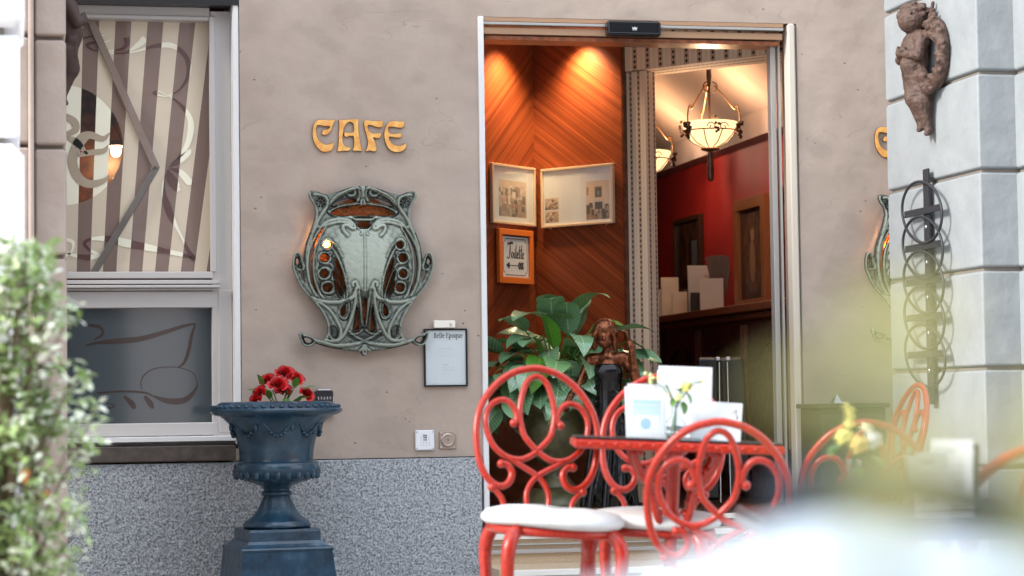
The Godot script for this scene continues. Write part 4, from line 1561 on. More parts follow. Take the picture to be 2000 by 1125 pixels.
	for side in 2:
		var sg := 1.0 if side == 0 else -1.0
		var id := PackedInt32Array()
		id.resize(N)
		id.fill(-1)
		for y in EH - 1:
			for x in EW:
				var cs := [y * (EW + 1) + x, y * (EW + 1) + x + 1, (y + 1) * (EW + 1) + x + 1, (y + 1) * (EW + 1) + x]
				var cnt := 0
				for k in cs:
					cnt += inside[k]
				if cnt < 1:
					continue
				for k in cs:
					if id[k] < 0:
						id[k] = v.size()
						var xx: int = k % (EW + 1)
						var yy: int = k / (EW + 1)
						var p := Vector3(-EW * EC + xx * EC, -0.01 + yy * EC, zh[k])
						var xl := maxi(xx - 1, 0) + yy * (EW + 1)
						var xr := mini(xx + 1, EW) + yy * (EW + 1)
						var yd := xx + maxi(yy - 1, 0) * (EW + 1)
						var yu := xx + mini(yy + 1, EH - 1) * (EW + 1)
						if inside[k] == 0:
							var g := Vector2(edge[xr] - edge[xl], edge[yu] - edge[yd])
							if g.length() > 0.001:
								g = g.normalized() * minf(edge[k] * 0.01, EC * 1.5)
								p.x -= g.x
								p.y -= g.y
						var dx := (zh[xr] - zh[xl]) / (2.0 * EC) if xx < EW else 0.0
						var dy := (zh[yu] - zh[yd]) / (2.0 * EC)
						var nn := Vector3(-dx, -dy, 1.0).normalized()
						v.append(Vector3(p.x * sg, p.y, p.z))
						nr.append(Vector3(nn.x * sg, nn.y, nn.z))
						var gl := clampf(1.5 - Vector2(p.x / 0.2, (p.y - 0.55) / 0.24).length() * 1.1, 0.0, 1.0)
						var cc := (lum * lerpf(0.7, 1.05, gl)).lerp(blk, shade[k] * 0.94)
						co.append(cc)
				if sg > 0:
					ix.append_array([id[cs[0]], id[cs[2]], id[cs[1]], id[cs[0]], id[cs[3]], id[cs[2]]])
				else:
					ix.append_array([id[cs[0]], id[cs[1]], id[cs[2]], id[cs[0]], id[cs[2]], id[cs[3]]])
	var arr := []
	arr.resize(Mesh.ARRAY_MAX)
	arr[Mesh.ARRAY_VERTEX] = v
	arr[Mesh.ARRAY_NORMAL] = nr
	arr[Mesh.ARRAY_COLOR] = co
	arr[Mesh.ARRAY_INDEX] = ix
	var am := ArrayMesh.new()
	am.add_surface_from_arrays(Mesh.PRIMITIVE_TRIANGLES, arr)
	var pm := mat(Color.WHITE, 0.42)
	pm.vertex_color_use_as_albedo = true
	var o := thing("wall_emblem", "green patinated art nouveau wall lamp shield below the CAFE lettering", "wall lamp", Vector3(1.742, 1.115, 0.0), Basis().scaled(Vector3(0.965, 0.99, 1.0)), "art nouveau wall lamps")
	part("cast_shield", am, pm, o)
	# rim and the rims of the openings
	var dk := mat(c8(44, 48, 44), 0.6)
	for sg in [1.0, -1.0]:
		var rm := MB.new()
		var edges := [outline]
		edges.append_array(holes)
		for p in edges:
			for i in p.size():
				var a: Vector2 = p[i]
				var b: Vector2 = p[(i + 1) % p.size()]
				if a.x > 0.001 or b.x > 0.001:
					continue
				var zz := func(q: Vector2) -> float:
					return zh[clampi(int(round((q.y + 0.01) / EC)), 0, EH - 1) * (EW + 1) + clampi(int(round((q.x + EW * EC) / EC)), 0, EW)] - 0.001
				var za: float = zz.call(a)
				var zb: float = zz.call(b)
				rm.quad(Vector3(a.x * sg, a.y, za - 0.02), Vector3(b.x * sg, b.y, zb - 0.02), Vector3(b.x * sg, b.y, zb), Vector3(a.x * sg, a.y, za), Vector3(-(b.y - a.y) * sg, b.x - a.x, 0).normalized())
		part("rim", rm, dk, o)
	# copper sheet behind the openings
	var cp := MB.new()
	var back := PackedVector2Array()
	for k in 40:
		var an := TAU * k / 40.0
		back.append(Vector2(cos(an) * 0.275 * (1.0 - 0.12 * maxf(0, sin(an))), 0.46 + sin(an) * 0.36))
	cp.extrude(back, 0.026, 0.03)
	part("copper_backing", cp, M.copper, o)
	cp = MB.new()
	for k in 3:
		cp.tube(PackedVector3Array([Vector3([-0.15, 0.15, 0.0][k], [0.6, 0.6, 0.15][k], 0.0), Vector3([-0.15, 0.15, 0.0][k], [0.6, 0.6, 0.15][k], 0.07)]), 0.008, 8)
	part("wall_stud", cp, dk, o)
	# the small lamp inside, at its left
	var em := mat(Color.WHITE)
	em.emission_enabled = true
	em.emission = Color(1.0, 0.8, 0.5)
	em.emission_energy_multiplier = 1.6
	cp = MB.new()
	cp.ball(Vector3(-0.196, 0.572, 0.05), Vector3(0.014, 0.02, 0.012), 10)
	part("bulb", cp, em, o)
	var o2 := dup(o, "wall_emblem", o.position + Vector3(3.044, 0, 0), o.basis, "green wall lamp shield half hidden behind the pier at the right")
	for q in [o, o2]:
		var om := OmniLight3D.new()
		light(om, "emblem_lamp_light", q.position + Vector3(-0.196, 0.572, 0.05), Color(1.0, 0.68, 0.36), 0.045, 0.012)

func build_urn() -> void:
	var u := thing("garden_urn", "large dark blue cast iron urn on a square stepped base", "urn", Vector3(1.25, 0.0, 0.44), Basis(Vector3.UP, 0.12))
	var S := 1.0
	var mb := MB.new()
	mb.lathe([Vector2(0.0, 0.285), Vector2(0.16, 0.285), Vector2(0.164, 0.3), Vector2(0.152, 0.318), Vector2(0.145, 0.322), Vector2(0.12, 0.34), Vector2(0.095, 0.37), Vector2(0.076, 0.41), Vector2(0.064, 0.438)], 48)
	part("foot", mb, M.urn, u)
	mb = MB.new()
	mb.lathe([Vector2(0.062, 0.436), Vector2(0.072, 0.44), Vector2(0.075, 0.45), Vector2(0.072, 0.46), Vector2(0.062, 0.464), Vector2(0.064, 0.472)], 40)
	part("collar", mb, M.urn, u)
	mb = MB.new()
	mb.lathe([Vector2(0.062, 0.468), Vector2(0.075, 0.485), Vector2(0.11, 0.5), Vector2(0.15, 0.512), Vector2(0.185, 0.532), Vector2(0.203, 0.556), Vector2(0.206, 0.578), Vector2(0.198, 0.598), Vector2(0.186, 0.604)], 96, Transform3D(), 24, 0.05, 2, 5)
	part("gadrooned_bowl", mb, M.urn, u)
	mb = MB.new()
	mb.lathe([Vector2(0.18, 0.602), Vector2(0.178, 0.62), Vector2(0.18, 0.66), Vector2(0.188, 0.7), Vector2(0.204, 0.745), Vector2(0.228, 0.785), Vector2(0.256, 0.812), Vector2(0.272, 0.822), Vector2(0.29, 0.826)], 64)
	part("body", mb, M.urn, u)
	mb = MB.new()
	mb.lathe([Vector2(0.28, 0.824), Vector2(0.3, 0.828), Vector2(0.318, 0.842), Vector2(0.32, 0.852), Vector2(0.31, 0.86), Vector2(0.288, 0.876), Vector2(0.27, 0.888), Vector2(0.258, 0.892), Vector2(0.25, 0.884), Vector2(0.246, 0.86)], 72)
	part("rim", mb, M.urn, u)
	mb = MB.new()
	for k in 44:
		var an := TAU * k / 44.0
		mb.ball(Vector3(cos(an) * 0.3, 0.868, sin(an) * 0.3), Vector3(0.014, 0.009, 0.014), 6)
	part("rim_beading", mb, M.urn, u)
	mb = MB.new()
	mb.lathe([Vector2(0.25, 0.86), Vector2(0.0, 0.865)], 32)
	part("soil", mb, mat(c8(40, 32, 26), 0.95), u)
	for k in 8:
		var a0 := TAU * k / 8.0 + 0.2
		mb = MB.new()
		var pts := []
		for i in 9:
			var t := i / 8.0
			var an := a0 + (t - 0.5) * 0.62
			var y := 0.79 - sin(PI * t) * 0.055
			var r := 0.187 + maxf(0.0, (y - 0.7)) * 0.46
			pts.append(Vector3(cos(an) * r, y, sin(an) * r))
		mb.tube(spline(pts, 3), 0.007, 6)
		for i in 5:
			var q: Vector3 = pts[2 + i]
			mb.ball(q * Vector3(1.01, 1, 1.01) + Vector3(0, -0.008, 0), Vector3(0.012, 0.01, 0.012), 6)
		mb.ball(pts[0] + Vector3(0, -0.02, 0), Vector3(0.011, 0.022, 0.011), 6)
		part("swag", mb, M.urn, u)
		mb = MB.new()
		for i in 3:
			var an := a0 + i * 0.26 - 0.26
			mb.ball(Vector3(cos(an) * 0.196, 0.545, sin(an) * 0.196), Vector3(0.016, 0.028, 0.016), 6)
		part("acanthus_leaf", mb, M.urn, u)
	var sq := func(prof: Array) -> MB:
		var m := MB.new()
		for i in prof.size() - 1:
			var a: Vector2 = prof[i]
			var b: Vector2 = prof[i + 1]
			for k in 4:
				var r1 := Basis(Vector3.UP, k * PI / 2)
				var nn := r1 * Vector3(0, a.x - b.x, b.y - a.y).normalized()
				m.quad(r1 * Vector3(-a.x, a.y, a.x), r1 * Vector3(a.x, a.y, a.x), r1 * Vector3(b.x, b.y, b.x), r1 * Vector3(-b.x, b.y, b.x), nn)
		return m
	part("upper_plinth", sq.call([Vector2(0.172, 0.228), Vector2(0.172, 0.272), Vector2(0.168, 0.284), Vector2(0.0, 0.286)]), M.urn, u)
	part("plinth_moulding", sq.call([Vector2(0.22, 0.182), Vector2(0.224, 0.192), Vector2(0.22, 0.2), Vector2(0.2, 0.205), Vector2(0.188, 0.216), Vector2(0.178, 0.23), Vector2(0.0, 0.231)]), M.urn, u)
	part("plinth", sq.call([Vector2(0.236, -0.03), Vector2(0.232, 0.06), Vector2(0.218, 0.182), Vector2(0.0, 0.183)]), M.urn, u)
	# roses
	var b := thing("rose_bouquet", "bunch of red artificial roses with green leaves in the urn", "flowers", Vector3(1.27, 0.865, 0.44))
	for e in [[-0.02, 0.095, 0.09, 0.045, 0.0], [0.02, 0.15, 0.02, 0.044, 0.1], [-0.06, 0.12, 0.03, 0.036, -0.4], [0.065, 0.125, 0.03, 0.042, 0.4], [-0.1, 0.06, 0.06, 0.036, -0.6], [0.115, 0.05, 0.05, 0.038, 0.7], [-0.12, 0.03, 0.07, 0.032, -0.8], [0.02, 0.07, -0.05, 0.04, 0.0]]:
		var rs := Node3D.new()
		rs.name = "rose" if not b.has_node("rose") else "rose_%03d" % b.get_child_count()
		b.add_child(rs, true)
		var R: float = e[3]
		rs.transform = Transform3D(Basis(Vector3.BACK, -e[4]) * Basis(Vector3.RIGHT, 0.75), Vector3(e[0], e[1], e[2]))
		for k in 19:
			var lay := k / 19.0
			var pm := MB.new()
			var an := k * 2.39996
			var rr := R * (0.14 + 0.8 * lay)
			var hh := R * (1.15 - 0.45 * lay)
			var open := 0.15 + lay * 1.0
			var wd := R * (0.45 + 0.5 * lay)
			var P := func(s: float, t: float) -> Vector3:
				var aa := an + s * wd / maxf(rr, 0.008) * 0.55
				var r2 := rr * (0.35 + 0.65 * t) + open * R * 0.34 * t * t
				return Vector3(cos(aa) * r2, t * hh * (1.0 - 0.16 * s * s) - (0.25 * R * lay * t * t * t) + sin(s * 5.0 + k) * R * 0.05 * t, sin(aa) * r2)
			for i in 4:
				for j in 4:
					var q := []
					for w in [[i, j], [i + 1, j], [i + 1, j + 1], [i, j + 1]]:
						q.append(P.call(w[0] / 2.0 - 1.0, w[1] / 4.0))
					pm.quad(q[0], q[1], q[2], q[3])
			part("petal", pm, M.petal if k % 3 else M.petal_dark, rs)
	var lm := leaf_mesh(0.075, 0.034, 0.5, 0.15)
	for e in [[0.05, 0.1, 0.1, 0.6, 0.8, 0.6], [0.07, 0.06, 0.11, 1.0, 0.3, 0.5], [0.06, 0.11, 0.08, 0.2, 1.2, 0.5], [0.1, 0.1, 0.07, 1.0, 0.6, 0.4], [-0.06, 0.06, 0.1, -0.2, 0.9, 0.6], [-0.08, 0.03, 0.1, -1.0, 0.25, 0.6], [0.01, 0.03, 0.12, 0.1, 0.5, 0.9], [-0.03, 0.03, 0.12, -0.3, 0.5, 0.9], [0.09, 0.02, 0.11, 0.9, 0.1, 0.5], [-0.09, 0.12, 0.05, -0.3, 1.4, 0.2], [-0.1, 0.09, 0.05, -1.0, 0.5, 0.2], [0.14, 0.03, 0.07, 1.2, 0.1, 0.2], [-0.13, 0.01, 0.08, -1.0, -0.1, 0.3], [0.0, 0.06, 0.11, 0.5, -0.2, 0.8], [0.05, 0.03, 0.12, 0.4, 0.6, 0.5]]:
		part("leaf", lm, M.rose_leaf, b, Transform3D(aim(Vector3(e[3], e[4], e[5]), rng.randf_range(-0.5, 0.5)), Vector3(e[0], e[1] - 0.02, e[2])))
	var st := MB.new()
	for k in 8:
		st.tube(PackedVector3Array([Vector3(0, -0.02, 0), Vector3(rng.randf_range(-0.1, 0.1), 0.08, rng.randf_range(0.0, 0.06))]), 0.003, 5)
	part("stems", st, M.rose_leaf, b)

func on_panel(base: Vector3, d: Vector3, s: float, y: float, nrm: Vector3, off: float) -> Transform3D:
	# a picture hung on an upright panel: x runs to the right as one faces it
	var z := nrm.normalized()
	var x := Vector3.UP.cross(z)
	return Transform3D(Basis(x, Vector3.UP, z), base + d * s + Vector3(0, y, 0) + z * off)

func room_photo(i: Image, x: int, y: int, w: int, h: int, sd: int) -> void:
	var r := RandomNumberGenerator.new()
	r.seed = sd
	var f := FastNoiseLite.new()
	f.seed = sd
	f.frequency = 0.03
	for yy in h:
		for xx in w:
			var t := float(yy) / h
			var a := f.get_noise_2d(xx, yy * 0.8)
			i.set_pixel(x + xx, y + yy, c8(216, 184, 156).lerp(c8(120, 74, 52), clampf(t * 0.9 - 0.15 + a * 0.5, 0.0, 1.0)))
	for k in 34:
		var t := r.randf_range(0.1, 0.95)
		var ww := int(r.randf_range(0.04, 0.16) * w)
		var hh := int(r.randf_range(0.06, 0.26) * h)
		var cc := c8(64, 34, 26) if r.randf() < 0.45 else (c8(232, 206, 176) if r.randf() < 0.5 else c8(150, 96, 66))
		cc = cc.lerp(c8(30, 20, 20), clampf(t - 0.5, 0.0, 0.4))
		i.fill_rect(Rect2i(x + r.randi_range(0, w - ww), y + int(clampf(t * h, 0, h - hh)), ww, hh), cc)

func build_vestibule_things() -> void:
	var pn := Vector3(-0.772, 0, 0.636)
	var ln := Vector3(0.674, 0, 0.739)
	var wf := mat(c8(216, 190, 160), 0.35, 0.3)
	# left picture
	var p := thing("picture_frame", "tall pale framed print on the left wood panel, above the toilet sign", "picture")
	p.transform = on_panel(CORNER, LDIR, 0.237, 2.068, ln, 0.004)
	frame_box(p, 0.436, 0.344, 0.014, 0.022, wf)
	var i := img(300, 240, c8(228, 226, 224))
	lines(i, 60, 18, 40, 3, 5, c8(190, 188, 188), true)
	lines(i, 200, 20, 50, 3, 5, c8(196, 194, 194), true)
	room_photo(i, 46, 58, 200, 158, 3)
	for k in 26:
		i.fill_rect(Rect2i(90 + rng.randi_range(-8, 40), 62 + rng.randi_range(0, 60), 4, 4), c8(250, 226, 180))
	sheet(p, 0.41, 0.318, 0.01, i)
	var gl := MB.new()
	gl.box(Vector3(0, 0, 0.016), Vector3(0.41, 0.318, 0.002))
	part("glass", gl, M.glass, p)
	# right picture
	p = thing("picture_frame", "wide pale framed sheet with three small room photographs on right panel", "picture")
	p.transform = on_panel(CORNER, PDIR, 0.33, 2.056, pn, 0.012)
	frame_box(p, 0.518, 0.344, 0.014, 0.024, wf)
	i = img(420, 280, c8(232, 232, 234))
	lines(i, 70, 24, 70, 3, 6, c8(186, 184, 186), true)
	lines(i, 268, 20, 74, 3, 6, c8(186, 184, 186), true)
	lines(i, 110, 70, 100, 24, 8, c8(218, 218, 220))
	room_photo(i, 8, 140, 84, 60, 7)
	room_photo(i, 8, 206, 84, 60, 8)
	room_photo(i, 262, 70, 140, 196, 12)
	i.fill_rect(Rect2i(262, 70, 140, 120), c8(226, 198, 174))
	i.fill_rect(Rect2i(314, 100, 44, 56), c8(150, 100, 60))
	i.fill_rect(Rect2i(320, 107, 32, 42), c8(60, 40, 36))
	i.fill_rect(Rect2i(330, 120, 12, 24), c8(110, 140, 150))
	i.fill_rect(Rect2i(304, 164, 68, 50), c8(206, 190, 176))
	i.fill_rect(Rect2i(314, 178, 46, 36), c8(26, 22, 22))
	i.fill_rect(Rect2i(280, 180, 20, 26), c8(60, 34, 28))
	i.fill_rect(Rect2i(264, 100, 14, 40), c8(190, 140, 80))
	sheet(p, 0.492, 0.318, 0.01, i)
	gl = MB.new()
	gl.box(Vector3(0, 0, 0.017), Vector3(0.492, 0.318, 0.002))
	part("glass", gl, M.glass, p)
	gl = MB.new()
	for s in [-0.2, 0.2]:
		gl.box(Vector3(s, -0.175, 0.004), Vector3(0.014, 0.014, 0.01))
	part("hook", gl, M.silver, p)
	# toilet sign
	p = thing("toilet_sign", "orange framed white sign reading Toilette with an arrow", "sign")
	p.transform = on_panel(CORNER, LDIR, 0.238, 1.711, ln, 0.012)
	frame_box(p, 0.342, 0.312, 0.034, 0.024, mat(c8(214, 112, 44), 0.45))
	var mb := MB.new()
	mb.box(Vector3(0, 0, 0.006), Vector3(0.28, 0.25, 0.006))
	part("board", mb, M.black, p)
	mb = MB.new()
	mb.box(Vector3(0.0, -0.002, 0.0105), Vector3(0.262, 0.232, 0.003))
	part("card", mb, M.paper, p)
	mb = MB.new()
	var bx := 0.118
	var by := 0.104
	var bd := PackedVector3Array([Vector3(-bx + 0.02, by, 0), Vector3(bx - 0.02, by, 0), Vector3(bx - 0.016, by - 0.014, 0), Vector3(bx, by - 0.02, 0), Vector3(bx, -by + 0.02, 0), Vector3(bx - 0.016, -by + 0.014, 0), Vector3(bx - 0.02, -by, 0), Vector3(-bx + 0.02, -by, 0), Vector3(-bx + 0.016, -by + 0.014, 0), Vector3(-bx, -by + 0.02, 0), Vector3(-bx, by - 0.02, 0), Vector3(-bx + 0.016, by - 0.014, 0)])
	for k in bd.size():
		bd[k] += Vector3(0, -0.002, 0.0126)
	mb.tube(bd, 0.002, 4, true, 0.2)
	part("printed_border", mb, M.ink, p)
	mb = MB.new()
	# script lettering: strokes of changing width, right to left arrow below
	var Z := 0.0126
	for e in [[10, 20, 5, 18, 6, 12, 34, 8, 14, 62, 2, 16, 74, 10, 10], [44, 4, 5, 42, 30, 12, 38, 62, 13, 30, 84, 8, 16, 88, 8, 8, 80, 12], [66, 52, 8, 58, 62, 12, 58, 80, 12, 68, 86, 6, 76, 74, 9, 76, 60, 9, 68, 52, 6], [88, 54, 9, 86, 74, 11, 90, 86, 8, 98, 80, 4], [90, 40, 9, 91, 43, 9], [114, 6, 4, 106, 40, 11, 104, 74, 12, 108, 86, 8, 116, 80, 4], [120, 72, 4, 130, 64, 8, 130, 53, 6, 122, 56, 9, 119, 74, 11, 126, 87, 9, 136, 78, 4], [152, 14, 5, 146, 44, 11, 143, 74, 12, 148, 87, 8, 156, 80, 4], [138, 44, 5, 160, 42, 6], [174, 10, 5, 168, 44, 11, 165, 74, 12, 170, 87, 8, 178, 80, 4], [160, 42, 5, 184, 38, 5], [182, 72, 4, 192, 64, 8, 192, 53, 6, 184, 56, 9, 181, 74, 11, 188, 87, 9, 200, 76, 3]]:
		strip(mb, e, 0.00088, 0.00105, 100.0, 78.0, Z)
	part("lettering", mb, M.ink, p)
	mb = MB.new()
	strip(mb, [8, 0, 5, 100, 0, 5, 200, 0, 5], 0.00088, 0.00088, 104.0, -58.0, Z)
	strip(mb, [0, 0, 2, 34, 0, 40, 40, 0, 22, 42, 0, 16], 0.00088, 0.00088, 106.0, -58.0, Z + 0.0004)
	for k in 3:
		for s in [-1, 1]:
			strip(mb, [136 + k * 20, s * 3, 12, 154 + k * 20, s * 22, 14], 0.00088, 0.00088, 104.0, -58.0, Z + 0.0004)
	part("arrow", mb, M.ink, p)

func build_room_things() -> void:
	# two bowl lamps
	var mk := func(called: String, label: String, at: Vector3, sc: float) -> Node3D:
		var o := thing(called, label, "chandelier", at, Basis().scaled(Vector3.ONE * sc), "bowl chandeliers")
		var gm := mat(c8(250, 226, 180), 0.35)
		gm.emission_enabled = true
		gm.emission = Color(1.0, 0.84, 0.6)
		gm.emission_energy_multiplier = 0.4
		var mb := MB.new()
		mb.lathe([Vector2(0.0, -0.105), Vector2(0.05, -0.1), Vector2(0.1, -0.075), Vector2(0.135, -0.035), Vector2(0.155, 0.01), Vector2(0.163, 0.04), Vector2(0.158, 0.042), Vector2(0.15, 0.01), Vector2(0.13, -0.03), Vector2(0.09, -0.068), Vector2(0.0, -0.095)], 36)
		part("glass_bowl", mb, gm, o)
		mb = MB.new()
		var ring := PackedVector3Array()
		for k in 36:
			ring.append(Vector3(cos(TAU * k / 36.0) * 0.16, -0.01, sin(TAU * k / 36.0) * 0.16))
		mb.tube(ring, 0.004, 5, true)
		part("band", mb, M.brown_wood, o)
		var bz := mat(c8(72, 48, 34), 0.4, 0.6)
		var gd := mat(c8(150, 110, 78), 0.35, 0.7)
		for k in 3:
			var an := TAU * k / 3.0 + 0.55
			var d := Vector3(cos(an), 0, sin(an))
			var arm := MB.new()
			arm.tube(spline([d * 0.03 + Vector3(0, 0.26, 0), d * 0.09 + Vector3(0, 0.19, 0), d * 0.14 + Vector3(0, 0.125, 0), d * 0.155 + Vector3(0, 0.115, 0), d * 0.15 + Vector3(0, 0.13, 0), d * 0.17 + Vector3(0, 0.125, 0), d * 0.182 + Vector3(0, 0.07, 0), d * 0.18 + Vector3(0, 0.03, 0)], 4), 0.0055, 6)
			part("arm", arm, gd, o)
			arm = MB.new()
			for q in 22:
				var yy := rng.randf()
				arm.ball(d * 0.182 + Vector3(rng.randf_range(-0.03, 0.03) * (1.1 - yy), 0.04 - yy * 0.1, rng.randf_range(-0.03, 0.03) * (1.1 - yy)), Vector3.ONE * 0.011, 6)
			part("grape_cluster", arm, bz, o)
		for k in 9:
			var an := TAU * k / 9.0
			var d := Vector3(cos(an), 0, sin(an))
			var rb := MB.new()
			rb.tube(PackedVector3Array([d * 0.161 + Vector3(0, -0.01, 0), d * 0.138 + Vector3(0, -0.038, 0), d * 0.1 + Vector3(0, -0.078, 0), d * 0.03 + Vector3(0, -0.108, 0)]), 0.0032, 5)
			part("rib", rb, bz, o)
		for k in 3:
			var an := TAU * k / 3.0 + 0.55 + PI / 3.0
			var ctr := Vector3(cos(an), 0, sin(an)) * 0.168
			var tg := Vector3(-sin(an), 0, cos(an))
			var orn := MB.new()
			for s in [-1.0, 1.0]:
				var sp := PackedVector3Array()
				for q in 18:
					var t := q / 17.0 * 7.5
					var rr := 0.028 * (1.0 - q / 22.0)
					sp.append(ctr + tg * s * (0.036 + cos(t) * rr) + Vector3(0, 0.0 + sin(t) * rr, 0))
				orn.tube(sp, 0.003, 5)
			for q in 8:
				orn.ball(ctr + Vector3(rng.randf_range(-0.014, 0.014), rng.randf_range(-0.03, 0.06), rng.randf_range(-0.014, 0.014)), Vector3.ONE * 0.009, 6)
			part("scroll_ornament", orn, bz, o)
		mb = MB.new()
		mb.tube(PackedVector3Array([Vector3(0, 0.02, 0), Vector3(0, 0.26, 0)]), 0.007, 7)
		mb.tube(PackedVector3Array([Vector3(0, 0.26, 0), Vector3(0, 0.31, 0), Vector3(0, 0.42, 0), Vector3(0, 0.58, 0)]), [0.01, 0.016, 0.013, 0.008], 8)
		for s in 3:
			var an := TAU * s / 3.0 + 0.55
			var cr := PackedVector3Array()
			for q in 9:
				cr.append(Vector3(cos(an) * (0.018 + sin(PI * q / 8.0) * 0.03), 0.25 + cos(PI * q / 8.0) * 0.03, sin(an) * (0.018 + sin(PI * q / 8.0) * 0.03)))
			mb.tube(cr, 0.004, 5)
		part("stem", mb, bz, o)
		mb = MB.new()
		mb.lathe([Vector2(0.0, -0.135), Vector2(0.03, -0.125), Vector2(0.052, -0.118), Vector2(0.05, -0.108), Vector2(0.02, -0.1)], 20, Transform3D(), 10, 0.12, 1, 3)
		part("gallery", mb, gd, o)
		mb = MB.new()
		mb.lathe([Vector2(0.0, -0.305), Vector2(0.016, -0.3), Vector2(0.021, -0.27), Vector2(0.02, -0.2), Vector2(0.016, -0.15), Vector2(0.014, -0.12)], 14)
		part("tassel", mb, M.dark_wood, o)
		var om := OmniLight3D.new()
		light(om, "chandelier_light", at + Vector3(0, 0.03 * sc, 0), Color(1.0, 0.87, 0.75), 0.072, 0.04)
		return o
	mk.call("bowl_chandelier", "lit glass bowl chandelier hanging in the doorway, fully visible", Vector3(4.01, 2.455, -1.32), 1.0)
	mk.call("bowl_chandelier", "lit bowl chandelier half hidden behind the glass door edge", Vector3(4.02, 2.44, -2.75), 1.0)
	# pictures on the red wall
	var tr := func(z: float, y: float) -> Transform3D: return Transform3D(Basis(Vector3.UP, -PI / 2), Vector3(4.497, y, z))
	var o := thing("wall_mirror", "dark framed narrow mirror picture on the red wall, left one", "picture")
	o.transform = tr.call(-3.38, 1.79)
	frame_box(o, 0.62, 0.64, 0.03, 0.03, mat(c8(70, 46, 32), 0.35, 0.2))
	var i := img(96, 128, c8(60, 42, 34))
	var f := FastNoiseLite.new()
	f.seed = 5
	f.frequency = 0.05
	for y in 128:
		for x in 96:
			var a := f.get_noise_2d(x, y * 0.6)
			i.set_pixel(x, y, c8(88, 62, 46).lerp(c8(30, 24, 24), clampf(0.5 + a, 0, 1)))
	i.fill_rect(Rect2i(60, 30, 22, 98), c8(96, 102, 108))
	sheet(o, 0.56, 0.58, 0.012, i, "picture", 0.2)
	o = thing("portrait_picture", "brown framed picture with a pale oval figure on red wall", "picture")
	o.transform = tr.call(-2.0, 1.77)
	frame_box(o, 0.6, 0.7, 0.07, 0.04, mat(c8(158, 98, 56), 0.35, 0.2))
	i = img(96, 128, c8(66, 38, 26))
	for y in 128:
		for x in 96:
			var q := Vector2((x - 48) / 38.0, (y - 62) / 58.0)
			if q.length() < 1.0:
				i.set_pixel(x, y, c8(120, 84, 58).lerp(c8(74, 46, 34), clampf(0.5 + f.get_noise_2d(x * 2.0, y), 0, 1)))
			if Vector2((x - 46) / 12.0, (y - 74) / 30.0).length() < 1.0:
				i.set_pixel(x, y, c8(150, 112, 84))
			if Vector2((x - 48) / 8.0, (y - 36) / 9.0).length() < 1.0:
				i.set_pixel(x, y, c8(168, 124, 94))
	sheet(o, 0.46, 0.56, 0.014, i, "picture", 0.4)
	o = thing("carved_post", "carved dark wooden post on the red wall beside the door frame", "post", Vector3(4.47, 1.445, -1.45))
	var mb := MB.new()
	mb.lathe([Vector2(0.03, 0.0), Vector2(0.03, 0.06), Vector2(0.02, 0.1), Vector2(0.026, 0.35), Vector2(0.018, 0.55), Vector2(0.03, 0.6), Vector2(0.034, 0.66), Vector2(0.02, 0.7), Vector2(0.0, 0.72)], 14)
	part("turned_shaft", mb, M.brown_wood, o)
	# brochures on the ledge
	var cards := [[-3.7, 0.13, 0.19, "tall cream brochure standing at the far left of the ledge"], [-3.45, 0.12, 0.26, "tallest pink cream brochure in the left ledge group"], [-3.22, 0.1, 0.15, "short cream card at right of the left ledge group"], [-2.78, 0.14, 0.3, "tallest white brochure standing mid ledge"], [-2.5, 0.15, 0.2, "white brochure at the right end of the ledge group"]]
	for e in cards:
		o = thing("brochure", e[3], "brochure", Vector3(4.37, 1.446, e[0]), Basis(Vector3.UP, -0.25 + rng.randf_range(-0.2, 0.2)), "brochures on the ledge")
		mb = MB.new()
		mb.box(Vector3(0, e[2] / 2, 0), Vector3(e[1], e[2], 0.018), Basis(Vector3.RIGHT, -0.08), 0.001)
		part("booklet", mb, mat(c8(226, 210, 196) if e[0] < -3.0 else c8(228, 228, 228), 0.7), o)
	o = thing("brochure", "small dark booklet before the tallest white brochure on ledge", "brochure", Vector3(4.33, 1.446, -2.7), Basis(Vector3.UP, -0.3), "brochures on the ledge")
	mb = MB.new()
	mb.box(Vector3(0, 0.06, 0), Vector3(0.08, 0.12, 0.012), Basis(Vector3.RIGHT, -0.08), 0.001)
	part("booklet", mb, mat(c8(52, 46, 48), 0.6), o)
	o = thing("pleated_fan", "grey paper fan standing behind the white brochures", "fan", Vector3(4.44, 1.446, -2.55), Basis(Vector3.UP, -0.4))
	for k in 9:
		mb = MB.new()
		var a := -0.22 + k * 0.055
		mb.box(Vector3(sin(a) * 0.2, cos(a) * 0.2, 0.0), Vector3(0.03, 0.3, 0.006), Basis(Vector3.BACK, -a) * Basis(Vector3.UP, 0.4 if k % 2 else -0.4))
		part("pleat", mb, mat(c8(120, 108, 104), 0.8), o)
	# folded black stand in the entrance
	o = thing("folding_stand", "glossy black folded stand with slim silver posts inside the entrance", "stand", Vector3(3.8, 0.315, -0.5), Basis(Vector3.UP, -0.2))
	mb = MB.new()
	mb.box(Vector3(-0.08, 0.4, 0), Vector3(0.12, 0.78, 0.08), Basis(), 0.02)
	mb.box(Vector3(0.07, 0.42, -0.03), Vector3(0.14, 0.74, 0.07), Basis(Vector3.BACK, 0.05), 0.02)
	part("cover", mb, mat(c8(12, 12, 16), 0.22), o)
	for s in [-0.025, 0.03]:
		mb = MB.new()
		mb.tube(PackedVector3Array([Vector3(s, 0.0, 0.05), Vector3(s * 0.8, 0.76, 0.05)]), 0.005, 6)
		part("post", mb, M.silver, o)
		mb = MB.new()
		mb.box(Vector3(s, 0.78, 0.03), Vector3(0.022, 0.02, 0.03), Basis(), 0.003)
		part("cap", mb, M.silver, o)

